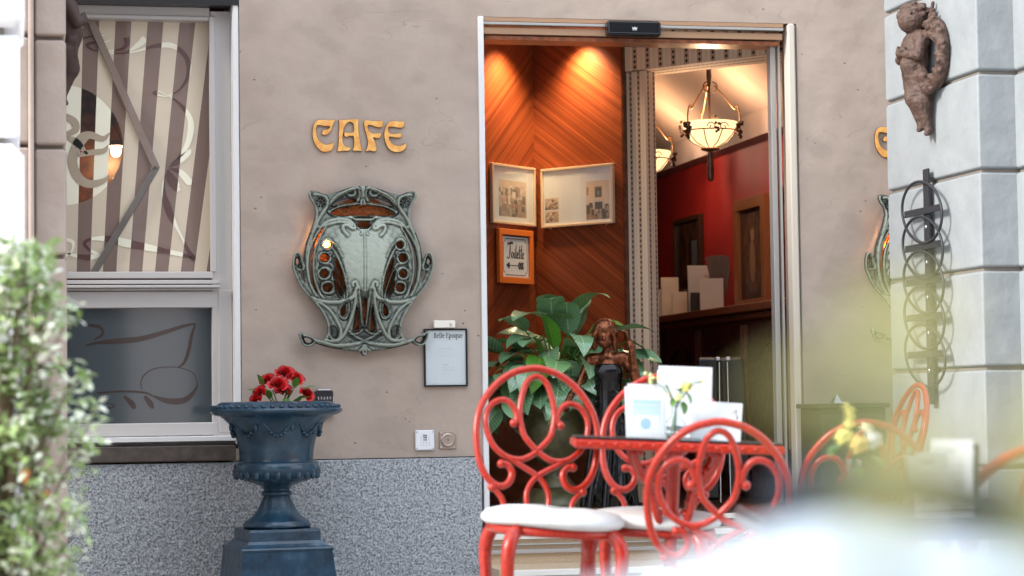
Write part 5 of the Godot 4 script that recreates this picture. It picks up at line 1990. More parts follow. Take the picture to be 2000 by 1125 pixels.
func build_plant_and_statue() -> void:
	var o := thing("peace_lily", "lush peace lily with broad dark leaves in the doorway, behind red chairs", "plant", Vector3(2.82, 0.315, -0.32))
	var variants := [leaf_mesh(0.24, 0.13, 0.7, 0.2, 10, 1.0, 0.05), leaf_mesh(0.22, 0.115, 1.0, 0.16, 10, 1.0, 0.04), leaf_mesh(0.2, 0.11, 0.5, 0.22, 10, 1.05, 0.05), leaf_mesh(0.25, 0.12, 1.2, 0.12, 10, 1.0, 0.03)]
	var spots := []
	for e in [[-0.02, 0.95, 0.05, -0.25, 0.75, 0.6, 0], [0.06, 0.88, 0.06, -0.1, 0.9, 0.2, 1], [-0.03, 0.8, 0.1, -0.12, 1.0, 0.15, 2], [0.15, 0.83, 0.06, 0.55, 0.8, 0.1, 2], [0.12, 0.88, -0.02, 0.1, 1.0, 0.0, 0], [-0.1, 0.84, 0.08, -0.8, 0.45, 0.5, 0], [0.02, 0.82, 0.14, 0.35, 0.1, 0.9, 3], [-0.12, 0.76, 0.16, -0.2, -0.1, 1.0, 4], [0.06, 0.7, 0.17, 0.25, -0.3, 0.9, 0], [-0.24, 0.74, 0.08, -0.9, 0.2, 0.3, 0], [-0.2, 0.8, 0.05, -0.9, 0.5, 0.2, 0], [-0.3, 0.66, 0.1, -0.8, -0.15, 0.5, 0], [-0.2, 0.62, 0.16, -0.35, -0.4, 0.85, 0], [-0.1, 0.6, 0.18, 0.1, -0.5, 0.8, 0], [0.08, 0.6, 0.18, 0.3, -0.7, 0.6, 0], [-0.02, 0.66, 0.2, -0.3, -0.25, 0.9, 0], [0.26, 0.88, 0.2, 0.8, 0.35, 0.4, 0], [0.34, 0.84, 0.2, 0.8, -0.2, 0.5, 0], [0.33, 0.77, 0.22, 0.8, 0.0, 0.5, 1], [0.3, 0.8, 0.2, 0.4, -0.4, 0.8, 0], [0.32, 0.6, 0.18, 0.8, -0.2, 0.5, 0], [0.28, 0.52, 0.16, 0.7, -0.5, 0.5, 0], [-0.3, 0.52, 0.1, -0.5, -0.7, 0.4, 0], [0.22, 0.66, 0.05, 0.7, 0.3, 0.3, 0]]:
		spots.append(e)
	for e in [[-0.33, 0.72, 0.1, -0.9, 0.1, 0.4, 0], [-0.36, 0.6, 0.12, -0.8, -0.3, 0.5, 1], [-0.26, 0.68, 0.16, -0.6, 0.0, 0.8, 0], [-0.15, 0.7, 0.18, -0.4, 0.2, 0.9, 1], [-0.3, 0.78, 0.04, -0.7, 0.5, 0.2, 1], [-0.16, 0.9, 0.02, -0.6, 0.7, 0.3, 1], [0.02, 0.92, 0.02, 0.0, 0.6, 0.8, 1], [0.14, 0.78, 0.12, 0.5, 0.2, 0.8, 1], [-0.34, 0.5, 0.14, -0.6, -0.6, 0.5, 0], [0.1, 0.76, 0.16, 0.2, 0.0, 1.0, 1], [0.0, 0.98, 0.04, -0.5, 0.7, 0.5, 1], [0.08, 0.96, 0.02, 0.3, 0.9, 0.3, 1], [-0.08, 0.97, 0.06, -0.7, 0.3, 0.6, 1], [0.18, 0.9, 0.05, 0.8, 0.5, 0.2, 2], [-0.14, 0.86, 0.14, -0.6, 0.0, 0.8, 1], [0.05, 0.86, 0.18, 0.1, 0.3, 0.9, 1], [-0.05, 0.74, 0.24, -0.2, 0.0, 1.0, 1], [-0.2, 0.7, 0.2, -0.5, -0.1, 0.9, 1], [-0.25, 0.58, 0.2, -0.4, -0.4, 0.8, 1]]:
		spots.append(e)
	for k in 60:
		var a := rng.randf_range(0.0, TAU)
		var r := rng.randf_range(0.05, 0.27)
		var h := 0.9 - r * 1.15 + rng.randf_range(-0.1, 0.05)
		spots.append([cos(a) * r * 1.15, h, sin(a) * r * 0.8, cos(a), rng.randf_range(-0.5, 0.7) - r, sin(a) * 0.8 + 0.3, rng.randi_range(0, 1)])
	var k := 0
	for e in spots:
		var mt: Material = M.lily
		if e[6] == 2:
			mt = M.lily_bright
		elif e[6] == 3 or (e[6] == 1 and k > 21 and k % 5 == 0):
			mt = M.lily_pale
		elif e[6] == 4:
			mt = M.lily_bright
		var sc := rng.randf_range(0.95, 1.25)
		part("leaf", variants[k % 4], mt, o, Transform3D(aim(Vector3(e[3], e[4], e[5]), rng.randf_range(-0.5, 0.5)).scaled(Vector3.ONE * sc), Vector3(e[0], e[1] + 0.03, e[2])))
		var st := MB.new()
		var tip := Vector3(e[0], e[1] + 0.03, e[2])
		st.tube(spline([Vector3(rng.randf_range(-0.05, 0.05), 0.5, rng.randf_range(-0.04, 0.04)), Vector3(tip.x * 0.45, lerpf(0.5, tip.y, 0.65), tip.z * 0.45), tip, tip + Vector3(e[3], e[4], e[5]).normalized() * 0.02], 4), 0.004, 5)
		part("stalk", st, M.lily_bright, o)
		k += 1
	var p := thing("olive_planter", "bulbous olive bronze planter on a rough stone foot in the doorway", "planter", Vector3(2.82, 0.315, -0.32))
	var mb := MB.new()
	mb.lathe([Vector2(0.09, 0.1), Vector2(0.1, 0.115), Vector2(0.07, 0.15), Vector2(0.05, 0.19), Vector2(0.09, 0.235), Vector2(0.16, 0.32), Vector2(0.185, 0.4), Vector2(0.182, 0.46), Vector2(0.165, 0.5), Vector2(0.18, 0.535), Vector2(0.205, 0.545), Vector2(0.205, 0.56), Vector2(0.185, 0.562), Vector2(0.17, 0.52), Vector2(0.0, 0.51)], 40)
	part("bowl", mb, M.pot_olive, p)
	for s in [-1, 1]:
		mb = MB.new()
		mb.tube(spline([Vector3(s * 0.17, 0.5, 0.02), Vector3(s * 0.23, 0.49, 0.02), Vector3(s * 0.23, 0.42, 0.02), Vector3(s * 0.185, 0.38, 0.02)], 4), 0.011, 7)
		part("handle", mb, M.pot_olive, p)
	mb = MB.new()
	mb.lathe([Vector2(0.2, 0.0), Vector2(0.21, 0.03), Vector2(0.16, 0.07), Vector2(0.14, 0.1), Vector2(0.0, 0.105)], 16, Transform3D(), 5, 0.12, 0, 2)
	part("stone_foot", mb, M.pot_olive, p)
	# bronze figure
	var s := thing("bronze_statue", "bronze figure of a woman in black strapless dress, hand raised to hair", "statue", Vector3(3.03, 0.315, -0.02), Basis(Vector3.UP, -0.3).scaled(Vector3.ONE * 0.975))
	var bd := Body.new(Vector3(-0.25, 0.5, -0.14), Vector3(0.25, 1.06, 0.18), 0.0075)
	var hd := Vector3(-0.014, 0.918, 0.04)
	bd.cap(Vector3(0, 0.55, 0), Vector3(0, 0.66, 0.0), 0.058, 0.062)
	bd.cap(Vector3(0, 0.66, 0), Vector3(0, 0.75, 0.0), 0.066, 0.07)
	bd.cap(Vector3(-0.085, 0.795, 0), Vector3(0.085, 0.8, 0), 0.034, 0.034)
	bd.cap(Vector3(0, 0.79, 0), Vector3(0, 0.86, 0.01), 0.036, 0.027)
	bd.cap(hd + Vector3(0, 0.012, -0.01), hd + Vector3(0.002, -0.028, 0.016), 0.055, 0.04)
	bd.cap(hd + Vector3(0, -0.004, 0.055), hd + Vector3(0, -0.02, 0.062), 0.006, 0.009, 0.006)
	bd.cap(hd + Vector3(-0.018, -0.04, 0.05), hd + Vector3(0.018, -0.04, 0.05), 0.006, 0.006, 0.006)
	for sx in [-1.0, 1.0]:
		bd.cap(hd + Vector3(sx * 0.02, 0.008, 0.046), hd + Vector3(sx * 0.02, 0.007, 0.056), 0.008, 0.004, 0.004, true)
		bd.cap(Vector3(sx * 0.034, 0.728, 0.04), Vector3(sx * 0.034, 0.72, 0.045), 0.034, 0.03, 0.03)
	bd.cap(Vector3(-0.095, 0.79, 0), Vector3(-0.145, 0.68, 0.03), 0.03, 0.024)
	bd.cap(Vector3(-0.145, 0.68, 0.03), Vector3(-0.2, 0.6, 0.09), 0.024, 0.016)
	bd.cap(Vector3(-0.2, 0.6, 0.09), Vector3(-0.215, 0.572, 0.105), 0.018, 0.014)
	bd.cap(Vector3(0.095, 0.79, 0), Vector3(0.15, 0.68, 0.02), 0.03, 0.025)
	bd.cap(Vector3(0.15, 0.68, 0.02), Vector3(0.125, 0.86, 0.045), 0.025, 0.017)
	bd.cap(Vector3(0.125, 0.86, 0.045), Vector3(0.105, 0.905, 0.04), 0.018, 0.016)
	for f in 5:
		var b0 := Vector3(0.112 - f * 0.004, 0.9 + f * 0.003, 0.062 - f * 0.011)
		bd.cap(b0, b0 + Vector3(-0.008, 0.034, 0.0), 0.0075, 0.007, 0.004)
		bd.cap(b0 + Vector3(-0.008, 0.034, 0.0), b0 + Vector3(-0.034, 0.044 - f * 0.003, -0.002), 0.007, 0.006, 0.004)
		var c0 := Vector3(-0.222 + f * 0.005, 0.57, 0.118 - f * 0.009)
		bd.cap(c0, c0 + Vector3(-0.01, -0.03, 0.012), 0.0072, 0.0068, 0.004)
		bd.cap(c0 + Vector3(-0.01, -0.03, 0.012), c0 + Vector3(-0.006, -0.05, 0.006), 0.0066, 0.006, 0.004)
	part("body", bd.mesh(), M.bronze, s)
	var hr := Body.new(Vector3(-0.13, 0.8, -0.12), Vector3(0.15, 1.04, 0.13), 0.0075)
	hr.cap(hd + Vector3(0, 0.03, -0.02), hd + Vector3(0, 0.0, -0.04), 0.066, 0.054)
	for q in 34:
		var an := q * 2.4
		var up := rng.randf()
		var d := Vector3(cos(an) * (1.0 - up * 0.6), 0.25 + up * 0.6, sin(an) * (1.0 - up * 0.6) - 0.25)
		if d.z > 0.35 and d.y < 0.45:
			continue
		var a0 := hd + d.normalized() * 0.058
		hr.cap(a0, a0 + Vector3(cos(an + 1.3) * 0.02, -0.012, sin(an + 1.3) * 0.02), 0.013, 0.01, 0.006)
	for sx in [-1.0, 1.0]:
		hr.cap(hd + Vector3(sx * 0.05, 0.02, 0.01), hd + Vector3(sx * 0.055, -0.07, 0.0), 0.02, 0.012, 0.008)
		hr.cap(hd + Vector3(sx * 0.03, 0.05, 0.03), hd + Vector3(sx * 0.052, 0.0, 0.038), 0.014, 0.01, 0.006)
	part("hair", hr.mesh(), M.bronze, s)
	var dr := Body.new(Vector3(-0.22, -0.01, -0.2), Vector3(0.22, 0.79, 0.22), 0.011)
	dr.cap(Vector3(0, 0.72, 0.004), Vector3(0, 0.6, 0.004), 0.079, 0.066)
	dr.cap(Vector3(-0.034, 0.728, 0.044), Vector3(0.034, 0.728, 0.044), 0.04, 0.04, 0.02)
	dr.cap(Vector3(0, 0.6, 0.004), Vector3(0, 0.46, 0.0), 0.064, 0.09)
	dr.cap(Vector3(0, 0.46, 0), Vector3(0, 0.24, 0.0), 0.09, 0.1)
	dr.cap(Vector3(0, 0.26, 0), Vector3(0, 0.12, 0.0), 0.1, 0.13)
	for q in 9:
		var an := TAU * q / 9.0
		dr.cap(Vector3(cos(an) * 0.085, 0.42, sin(an) * 0.085), Vector3(cos(an + 0.3) * 0.14, 0.015, sin(an + 0.3) * 0.14), 0.016, 0.024, 0.01)
	for q in 5:
		dr.cap(Vector3(-0.07, 0.64 - q * 0.035, 0.035), Vector3(0.06, 0.61 - q * 0.03, 0.055), 0.012, 0.012, 0.008)
	part("dress", dr.mesh(), M.dress, s)

func build_pier_things() -> void:
	var b := Body.new(Vector3(-0.19, -0.03, -0.13), Vector3(0.06, 0.68, 0.42), 0.0065)
	var hd := Vector3(-0.075, 0.565, 0.04)
	b.cap(hd, hd + Vector3(-0.016, -0.014, 0.016), 0.076, 0.068)
	b.cap(hd + Vector3(-0.05, -0.02, 0.04), hd + Vector3(-0.055, -0.03, 0.043), 0.01, 0.012, 0.008)
	b.cap(hd + Vector3(-0.045, -0.045, 0.03), hd + Vector3(-0.05, -0.05, 0.034), 0.012, 0.01, 0.008)
	for q in [[-0.058, 0.002, 0.02], [-0.03, 0.002, 0.062]]:
		b.cap(hd + Vector3(q[0], q[1], q[2]), hd + Vector3(q[0], q[1], q[2]) * 1.1, 0.011, 0.009, 0.004, true)
	for q in 40:
		var an := q * 2.4
		var up := rng.randf_range(0.05, 0.95)
		var d := Vector3(cos(an) * sqrt(1.0 - up * up), up, sin(an) * sqrt(1.0 - up * up))
		if d.x < -0.3 and d.z > 0.1 and d.y < 0.5:
			continue
		b.cap(hd + d * 0.07, hd + d * 0.082 + Vector3(0.008, -0.008, 0.004), 0.016, 0.012, 0.003)
	b.cap(hd + Vector3(0, -0.05, 0), Vector3(-0.06, 0.465, 0.04), 0.032, 0.034)
	b.cap(Vector3(-0.06, 0.45, -0.015), Vector3(-0.06, 0.45, 0.1), 0.045, 0.046)
	b.cap(Vector3(-0.065, 0.43, 0.04), Vector3(-0.072, 0.34, 0.05), 0.066, 0.066)
	b.cap(Vector3(-0.088, 0.33, 0.055), Vector3(-0.07, 0.27, 0.05), 0.064, 0.06)
	b.cap(Vector3(-0.085, 0.4, 0.07), Vector3(-0.085, 0.4, 0.02), 0.044, 0.044)
	b.cap(Vector3(-0.065, 0.25, 0.03), Vector3(-0.09, 0.17, 0.06), 0.056, 0.046)
	b.cap(Vector3(-0.06, 0.25, 0.07), Vector3(-0.06, 0.15, 0.1), 0.054, 0.044)
	b.cap(Vector3(-0.085, 0.15, 0.06), Vector3(-0.05, 0.03, 0.06), 0.038, 0.02)
	b.cap(Vector3(-0.07, 0.14, 0.1), Vector3(-0.03, 0.0, 0.1), 0.036, 0.018)
	b.cap(Vector3(-0.05, 0.03, 0.06), Vector3(-0.07, 0.01, 0.07), 0.019, 0.014)
	b.cap(Vector3(-0.03, 0.0, 0.1), Vector3(-0.05, -0.015, 0.115), 0.017, 0.013)
	b.cap(Vector3(-0.07, 0.46, -0.03), Vector3(-0.12, 0.365, -0.025), 0.032, 0.026, 0.008)
	b.cap(Vector3(-0.12, 0.365, -0.025), Vector3(-0.145, 0.4, 0.075), 0.025, 0.018, 0.006)
	b.cap(Vector3(-0.06, 0.455, 0.11), Vector3(-0.1, 0.365, 0.15), 0.032, 0.026, 0.008)
	b.cap(Vector3(-0.1, 0.365, 0.15), Vector3(-0.15, 0.385, 0.045), 0.025, 0.018, 0.006)
	for f in 5:
		var p0 := Vector3(-0.155 + f * 0.003, 0.372 + f * 0.008, 0.035 - f * 0.002)
		b.cap(p0, p0 + Vector3(-0.012, 0.014, 0.008), 0.009, 0.008, 0.004)
	for q in 6:
		b.cap(Vector3(-0.11, 0.3 - q * 0.016, -0.01 + q * 0.004), Vector3(-0.07, 0.265 - q * 0.014, 0.13), 0.012, 0.015, 0.005)
	for q in 7:
		b.cap(Vector3(-0.03, 0.49, 0.1), Vector3(-0.02 - 0.004 * q, 0.62 - q * 0.035, 0.16 + q * 0.015), 0.012, 0.009, 0.004)
	# wing and garland against the wall
	var pr := Vector3(0.0, 0.52, 0.14)
	for q in 15:
		var t := q / 14.0
		var an := lerpf(1.5, -1.45, t)
		var c := Vector3(-0.028, 0.37 + sin(an) * 0.15, 0.16 + cos(an) * 0.13)
		if q > 0:
			b.cap(pr, c, 0.03, 0.032, 0.012)
		for w in 2:
			var j := Vector3(rng.randf_range(-0.03, -0.01), rng.randf_range(-0.025, 0.025), rng.randf_range(-0.03, 0.03))
			b.cap(c + j, c + j * 1.3, 0.017, 0.012, 0.006)
		pr = c
	for q in 5:
		b.cap(Vector3(-0.04, 0.47, 0.12), Vector3(-0.03, 0.56 - q * 0.03, 0.2 + q * 0.018), 0.018, 0.012, 0.008)
	b.cap(Vector3(-0.07, 0.33, 0.1), Vector3(-0.05, 0.2, 0.15), 0.02, 0.03, 0.012)
	b.cap(Vector3(-0.09, 0.29, 0.0), Vector3(-0.07, 0.26, 0.14), 0.03, 0.028, 0.012)
	var o := thing("cherub_relief", "terracotta cherub with garland fixed high on the white pier", "sculpture", Vector3(4.404, 2.165, 0.99), Basis(), "terracotta cherubs")
	var cm := b.mesh()
	part("cherub_figure", cm, M.terracotta, o)
	var dk := dup(o, "cherub_relief", Vector3(0.175, 2.25, 1.02), Basis(Vector3.UP, PI), "terracotta cherub edge with shade painted into its colour, beside the left pier")
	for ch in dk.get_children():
		ch.material_override = mat(c8(58, 40, 34), 0.7)  # darker copy of the terracotta, shade put into its colour
	# iron chain of hoops
	var h := thing("iron_hoop_rack", "dark iron wall rack of overlapping hoops on the white pier", "ornament", Vector3(4.404, 0.0, 1.03))
	var mb := MB.new()
	mb.box(Vector3(-0.03, 1.41, 0.01), Vector3(0.012, 1.15, 0.062), Basis(), 0.002)
	part("upright_bar", mb, M.iron, h)
	var ys := [1.78, 1.607, 1.437, 1.262, 1.079]
	for i in 5:
		var y: float = ys[i]
		mb = MB.new()
		mb.box(Vector3(-0.043, y, -0.01), Vector3(0.01, 0.034, 0.46), Basis(), 0.002)
		part("cross_bar", mb, M.iron, h)
		mb = MB.new()
		var ring := PackedVector3Array()
		for q in 40:
			var an := TAU * q / 40.0
			ring.append(Vector3(-0.05, y - 0.005 + sin(an) * 0.15 - cos(an) * 0.03, -0.01 + cos(an) * 0.25))
		mb.tube(ring, 0.0075, 6, true)
		part("hoop", mb, M.iron, h)
		mb = MB.new()
		mb.ball(Vector3(-0.038, y - 0.08, 0.01), Vector3(0.006, 0.012, 0.012), 8)
		part("bolt", mb, M.silver, h)
	for y in [1.72, 1.4, 1.0]:
		mb = MB.new()
		mb.tube(PackedVector3Array([Vector3(0.01, y, 0.01), Vector3(-0.03, y, 0.01)]), 0.01, 8)
		part("wall_stud", mb, M.iron, h)

func chair_shape(o: Node3D) -> void:
	var SX := 0.215 / 450.0
	var tilt := Basis(Vector3.RIGHT, -0.26)
	var bx := Transform3D(tilt, Vector3(0, 0.45, -0.19))
	var pts := func(flat: Array, mirror := 1.0) -> Array:
		var r := []
		for i in range(0, flat.size(), 2):
			r.append(bx * Vector3(flat[i] * SX * mirror, (1075.0 - flat[i + 1]) / 1960.0, 0))
		return r
	var half := [0, 98, -35, 99, -145, 126, -245, 182, -325, 259, -385, 345, -420, 438, -432, 545, -420, 688, -385, 795, -325, 869, -260, 893, -205, 868, -180, 806, -205, 755, -250, 743]
	var full: Array = pts.call(half, -1.0)
	full.reverse()
	full.pop_back()
	full.append_array(pts.call(half))
	var mb := MB.new()
	mb.tube(spline(full, 5), 0.0118, 10)
	part("back_hoop", mb, M.red, o)
	mb = MB.new()
	mb.ball(Vector3.ZERO, Vector3.ONE * 0.0145, 10)
	var knob := mb.mesh()
	for s in [-1.0, 1.0]:
		for q in [[255, 745], [166, 472], [322, 903]]:
			part("scroll_knob", knob, M.red, o, Transform3D(Basis(), pts.call([s * q[0], q[1]])[0]))
	var inner := [-165, 470, -145, 446, -152, 394, -195, 337, -250, 322, -315, 348, -358, 412, -365, 493, -335, 590, -285, 655, -205, 703, -115, 710, -50, 684, 0, 648, 85, 562, 115, 480, 125, 391, 105, 279, 65, 186]
	full = pts.call(inner)
	full.append_array(pts.call([0, 150]))
	var rest: Array = pts.call(inner, -1.0)
	rest.reverse()
	full.append_array(rest)
	mb = MB.new()
	mb.tube(spline(full, 5), 0.0102, 9)
	part("scrolled_back", mb, M.red, o)
	for s in [-1.0, 1.0]:
		mb = MB.new()
		mb.tube(spline(pts.call([-185, 712, -85, 766, 0, 815, 55, 875, 80, 953, 65, 1078], s), 5), 0.0095, 8)
		part("lower_scroll", mb, M.red, o)
		mb = MB.new()
		mb.tube(spline(pts.call([-325, 905, -292, 925, -252, 973, -238, 1030, -240, 1085], s), 5), 0.0095, 8)
		part("back_foot", mb, M.red, o)
	mb = MB.new()
	var rim := PackedVector3Array()
	for k in 40:
		var an := TAU * k / 40.0
		var cx := cos(an)
		var cz := sin(an)
		rim.append(Vector3(signf(cx) * pow(absf(cx), 0.8) * 0.192, 0.418, 0.0 + signf(cz) * pow(absf(cz), 0.8) * 0.186))
	mb.tube(rim, 0.016, 8, true)
	part("seat_rim", mb, M.red, o)
	mb = MB.new()
	for k in 40:
		var a := TAU * k / 40.0
		var b := TAU * (k + 1) / 40.0
		var prof := [[0.0, 0.488], [0.1, 0.489], [0.17, 0.484], [0.205, 0.474], [0.22, 0.458], [0.22, 0.444], [0.21, 0.434], [0.19, 0.43], [0.0, 0.428]]
		for i in prof.size() - 1:
			var q := []
			for w in [[i, a], [i, b], [i + 1, b], [i + 1, a]]:
				var cx := cos(w[1])
				var cz := sin(w[1])
				q.append(Vector3(signf(cx) * pow(absf(cx), 0.85) * prof[w[0]][0] * 1.02, prof[w[0]][1] + sin(w[1] * 3.0 + 1.0) * 0.003, signf(cz) * pow(absf(cz), 0.85) * prof[w[0]][0]))
			var nn := []
			for w in [[i, a], [i, b], [i + 1, b], [i + 1, a]]:
				var i0: int = maxi(w[0] - 1, 0)
				var i1: int = mini(w[0] + 1, prof.size() - 1)
				var dr: float = prof[i1][0] - prof[i0][0]
				var dy: float = prof[i1][1] - prof[i0][1]
				nn.append(Vector3(-dy * cos(w[1]), dr, -dy * sin(w[1])).normalized())
			mb.tri(q[0], q[1], q[2], nn[0], nn[1], nn[2])
			mb.tri(q[0], q[2], q[3], nn[0], nn[2], nn[3])
	part("cushion", mb, M.cushion, o)
	for e in [[-0.17, 0.17, 1.0], [0.17, 0.17, 1.0], [-0.16, -0.16, -1.0], [0.16, -0.16, -1.0]]:
		mb = MB.new()
		var sx := signf(e[0])
		mb.tube(spline([Vector3(e[0] * 0.72, 0.43, e[1] * 0.72), Vector3(e[0] * 0.98, 0.405, e[1] * 0.98), Vector3(e[0] * 1.08, 0.34, e[1] * 1.08), Vector3(e[0] * 1.02, 0.22, e[1] * 1.02), Vector3(e[0] * 0.98, 0.1, e[1] * 0.98), Vector3(e[0] * 1.06, 0.025, e[1] * 1.06), Vector3(e[0] * 1.1, 0.0, e[1] * 1.1)], 4), [0.02, 0.02, 0.021, 0.022, 0.023, 0.0235, 0.0235, 0.023, 0.022, 0.021, 0.02, 0.019, 0.018, 0.017, 0.016, 0.015, 0.014, 0.0135, 0.013, 0.0135, 0.0145, 0.016, 0.0175, 0.0185, 0.019], 9)
		for q in 6:
			mb.ball(Vector3(e[0] * 1.02, 0.3 - q * 0.03, e[1] * 1.02 + e[2] * 0.017), Vector3(0.009, 0.011, 0.007), 6)
		part("leg", mb, M.red, o)

func vase(o: Node3D, sc: float) -> void:
	var g := mat(Color(0.96, 0.98, 0.98, 0.03), 0.02)
	g.refraction_enabled = true
	g.refraction_scale = 0.035
	g.transparency = BaseMaterial3D.TRANSPARENCY_ALPHA
	var mb := MB.new()
	var sh := [Vector2(0.0, 0.002), Vector2(0.02, 0.002), Vector2(0.034, 0.014), Vector2(0.038, 0.033), Vector2(0.033, 0.053), Vector2(0.018, 0.068), Vector2(0.013, 0.08), Vector2(0.014, 0.1), Vector2(0.02, 0.112), Vector2(0.018, 0.112), Vector2(0.0118, 0.1), Vector2(0.0108, 0.08), Vector2(0.0155, 0.068), Vector2(0.0305, 0.052), Vector2(0.0355, 0.033), Vector2(0.0315, 0.016), Vector2(0.019, 0.006), Vector2(0.0, 0.006)]
	mb.lathe(sh, 32, Transform3D(Basis().scaled(Vector3.ONE * sc), Vector3.ZERO))
	part("glass_bulb", mb, g, o)
	mb = MB.new()
	for k in 6:
		mb.tube(spline([Vector3(rng.randf_range(-0.015, 0.015), 0.01, rng.randf_range(-0.015, 0.015)) * sc, Vector3(0, 0.095, 0) * sc, Vector3(rng.randf_range(-0.05, 0.05), 0.17, rng.randf_range(-0.03, 0.03)) * sc], 3), 0.0018, 5)
	part("stems", mb, M.rose_leaf, o)

func flower(o: Node3D, at: Vector3, r: float, m: Material, dir: Vector3) -> void:
	var mb := MB.new()
	for k in 11:
		var an := k * 2.4
		var lay := k / 11.0
		var bs := aim(dir) * Basis(Vector3.BACK, an)
		mb.ball(at + bs * Vector3(0, r * (0.25 + 0.5 * lay), r * (0.5 - 0.5 * lay)), Vector3(r * 0.4, r * 0.5, r * 0.22), 7, bs * Basis(Vector3.RIGHT, -0.5 + lay))
	part("blossom", mb, m, o)

func build_tables_and_chairs() -> void:
	var F := -0.214
	var lay := []
	# back centre at seat height, turn, roll, label
	lay.append([Vector3(1.677, 0.5, 4.21), F + 0.24, -0.075, "red scroll back chair with white cushion, front left at the far table"])
	lay.append([Vector3(2.13, 0.475, 4.05), F - 0.16, -0.05, "red scroll back chair half hidden behind the table cards"])
	lay.append([Vector3(2.023, 0.325, 5.05), F + PI - 0.04, -0.015, "red chair seen from behind in front of the far table's edge"])
	lay.append([Vector3(2.677, 0.31, 4.53), F + PI - 0.1, -0.03, "red chair whose hooped back rises behind the nearer round vase"])
	lay.append([Vector3(3.58, 0.44, 2.5), F - 1.4, 0.0, "red chair without cushion turned side on beside the white pier"])
	lay.append([Vector3(2.17, 0.28, 6.9), F + PI, 0.0, "blurred red chair back at the lower right edge, nearest"])
	var first: Node3D
	for e in lay:
		var R := Basis(Vector3(-0.2125, 0, 0.977), e[2]) * Basis(Vector3.UP, e[1])
		var pos: Vector3 = e[0] - R * Vector3(0, 0.45, -0.19)
		if first == null:
			first = thing("cafe_chair", e[3], "chair", pos, R, "red scroll back cafe chairs")
			chair_shape(first)
		else:
			var ch := dup(first, "cafe_chair", pos, R, e[3])
			if e[3].contains("without cushion"):
				ch.get_node("cushion").free()
	# tables
	var blk := mat(c8(18, 19, 22), 0.18)
	var tb := func(at: Vector3, bs: Basis, label: String, w: float, d: float, h: float) -> Node3D:
		var o := thing("cafe_table", label, "table", at, bs, "cast iron cafe tables")
		var mb := MB.new()
		mb.box(Vector3(0, -0.004, 0), Vector3(w - 0.012, 0.008, d - 0.012), Basis(), 0.003)
		part("black_top", mb, blk, o)
		mb = MB.new()
		mb.box(Vector3(0, -0.023, 0), Vector3(w, 0.03, d), Basis(), 0.008)
		part("red_edge", mb, M.red, o)
		mb = MB.new()
		mb.ball(Vector3.ZERO, Vector3(0.009, 0.006, 0.004), 6)
		var bead := mb.mesh()
		for k in 15:
			part("edge_bead", bead, M.red, o, Transform3D(Basis(), Vector3(-w * 0.42 + k * w * 0.06, -0.022, d / 2)))
		mb = MB.new()
		mb.lathe([Vector2(0.02, -h + 0.06), Vector2(0.03, -h + 0.1), Vector2(0.022, -h + 0.2), Vector2(0.02, -0.3), Vector2(0.032, -0.26), Vector2(0.022, -0.22), Vector2(0.024, -0.06), Vector2(0.06, -0.035)], 14)
		part("column", mb, M.red, o)
		for k in 4:
			var an := PI / 4 + k * PI / 2
			var dd := Vector3(cos(an), 0, sin(an))
			mb = MB.new()
			mb.tube(spline([dd * 0.02 + Vector3(0, -0.3, 0), dd * 0.07 + Vector3(0, -0.25, 0), dd * 0.1 + Vector3(0, -0.16, 0), dd * 0.16 + Vector3(0, -0.1, 0), dd * 0.19 + Vector3(0, -0.05, 0), dd * 0.16 + Vector3(0, -0.045, 0)], 4), 0.012, 7)
			for q in 5:
				mb.ball(dd * (0.06 + q * 0.022) + Vector3(0, -0.24 + q * 0.035, 0), Vector3.ONE * 0.014, 6)
			part("scroll_bracket", mb, M.red, o)
			mb = MB.new()
			mb.tube(spline([dd * 0.02 + Vector3(0, -h + 0.16, 0), dd * 0.1 + Vector3(0, -h + 0.12, 0), dd * 0.2 + Vector3(0, -h + 0.04, 0), dd * 0.27 + Vector3(0, -h + 0.015, 0)], 4), 0.014, 7)
			part("foot", mb, M.red, o)
		return o
	var B1 := Basis(Vector3(-0.2125, 0, 0.977), -0.05) * Basis(Vector3.UP, F)
	tb.call(Vector3(2.086, 0.748, 4.41), B1, "red edged black table holding cards and small flower vase before the doorway", 0.66, 0.5, 0.74)
	var B2 := Basis(Vector3(-0.2125, 0, 0.977), -0.015) * Basis(Vector3.UP, F)
	var near_table: Node3D = tb.call(Vector3(1.8, 0.632, 7.02), B2, "nearer blurred dark table with round vase and leaflets", 0.62, 0.6, 0.74)
	for ch in near_table.get_children():
		if String(ch.name).contains("edge"):
			ch.material_override = blk
	# things on the far table
	var on := func(bs: Basis, o: Vector3, x: float, z: float) -> Vector3: return o + bs * Vector3(x, 0.001, z)
	var T1 := Vector3(2.086, 0.748, 4.41)
	var card := func(called: String, label: String, at: Vector3, bs: Basis, w: float, h: float, i: Image) -> void:
		var o := thing(called, label, "card", at, bs, "cards on the cafe tables")
		var mb := MB.new()
		mb.box(Vector3(0, h / 2, 0), Vector3(w, h, 0.002), Basis(), 0.0005)
		part("panel", mb, M.paper, o)
		mb = MB.new()
		mb.box(Vector3(0, h / 2 - 0.002, -0.028), Vector3(w, h, 0.002), Basis(Vector3.RIGHT, -0.28))
		part("back_flap", mb, M.paper, o)
		if i:
			var s := sheet(o, w * 0.94, h * 0.96, 0.0016, i)
			s.position.y = h / 2
	var i1 := img(96, 140, c8(206, 210, 214))
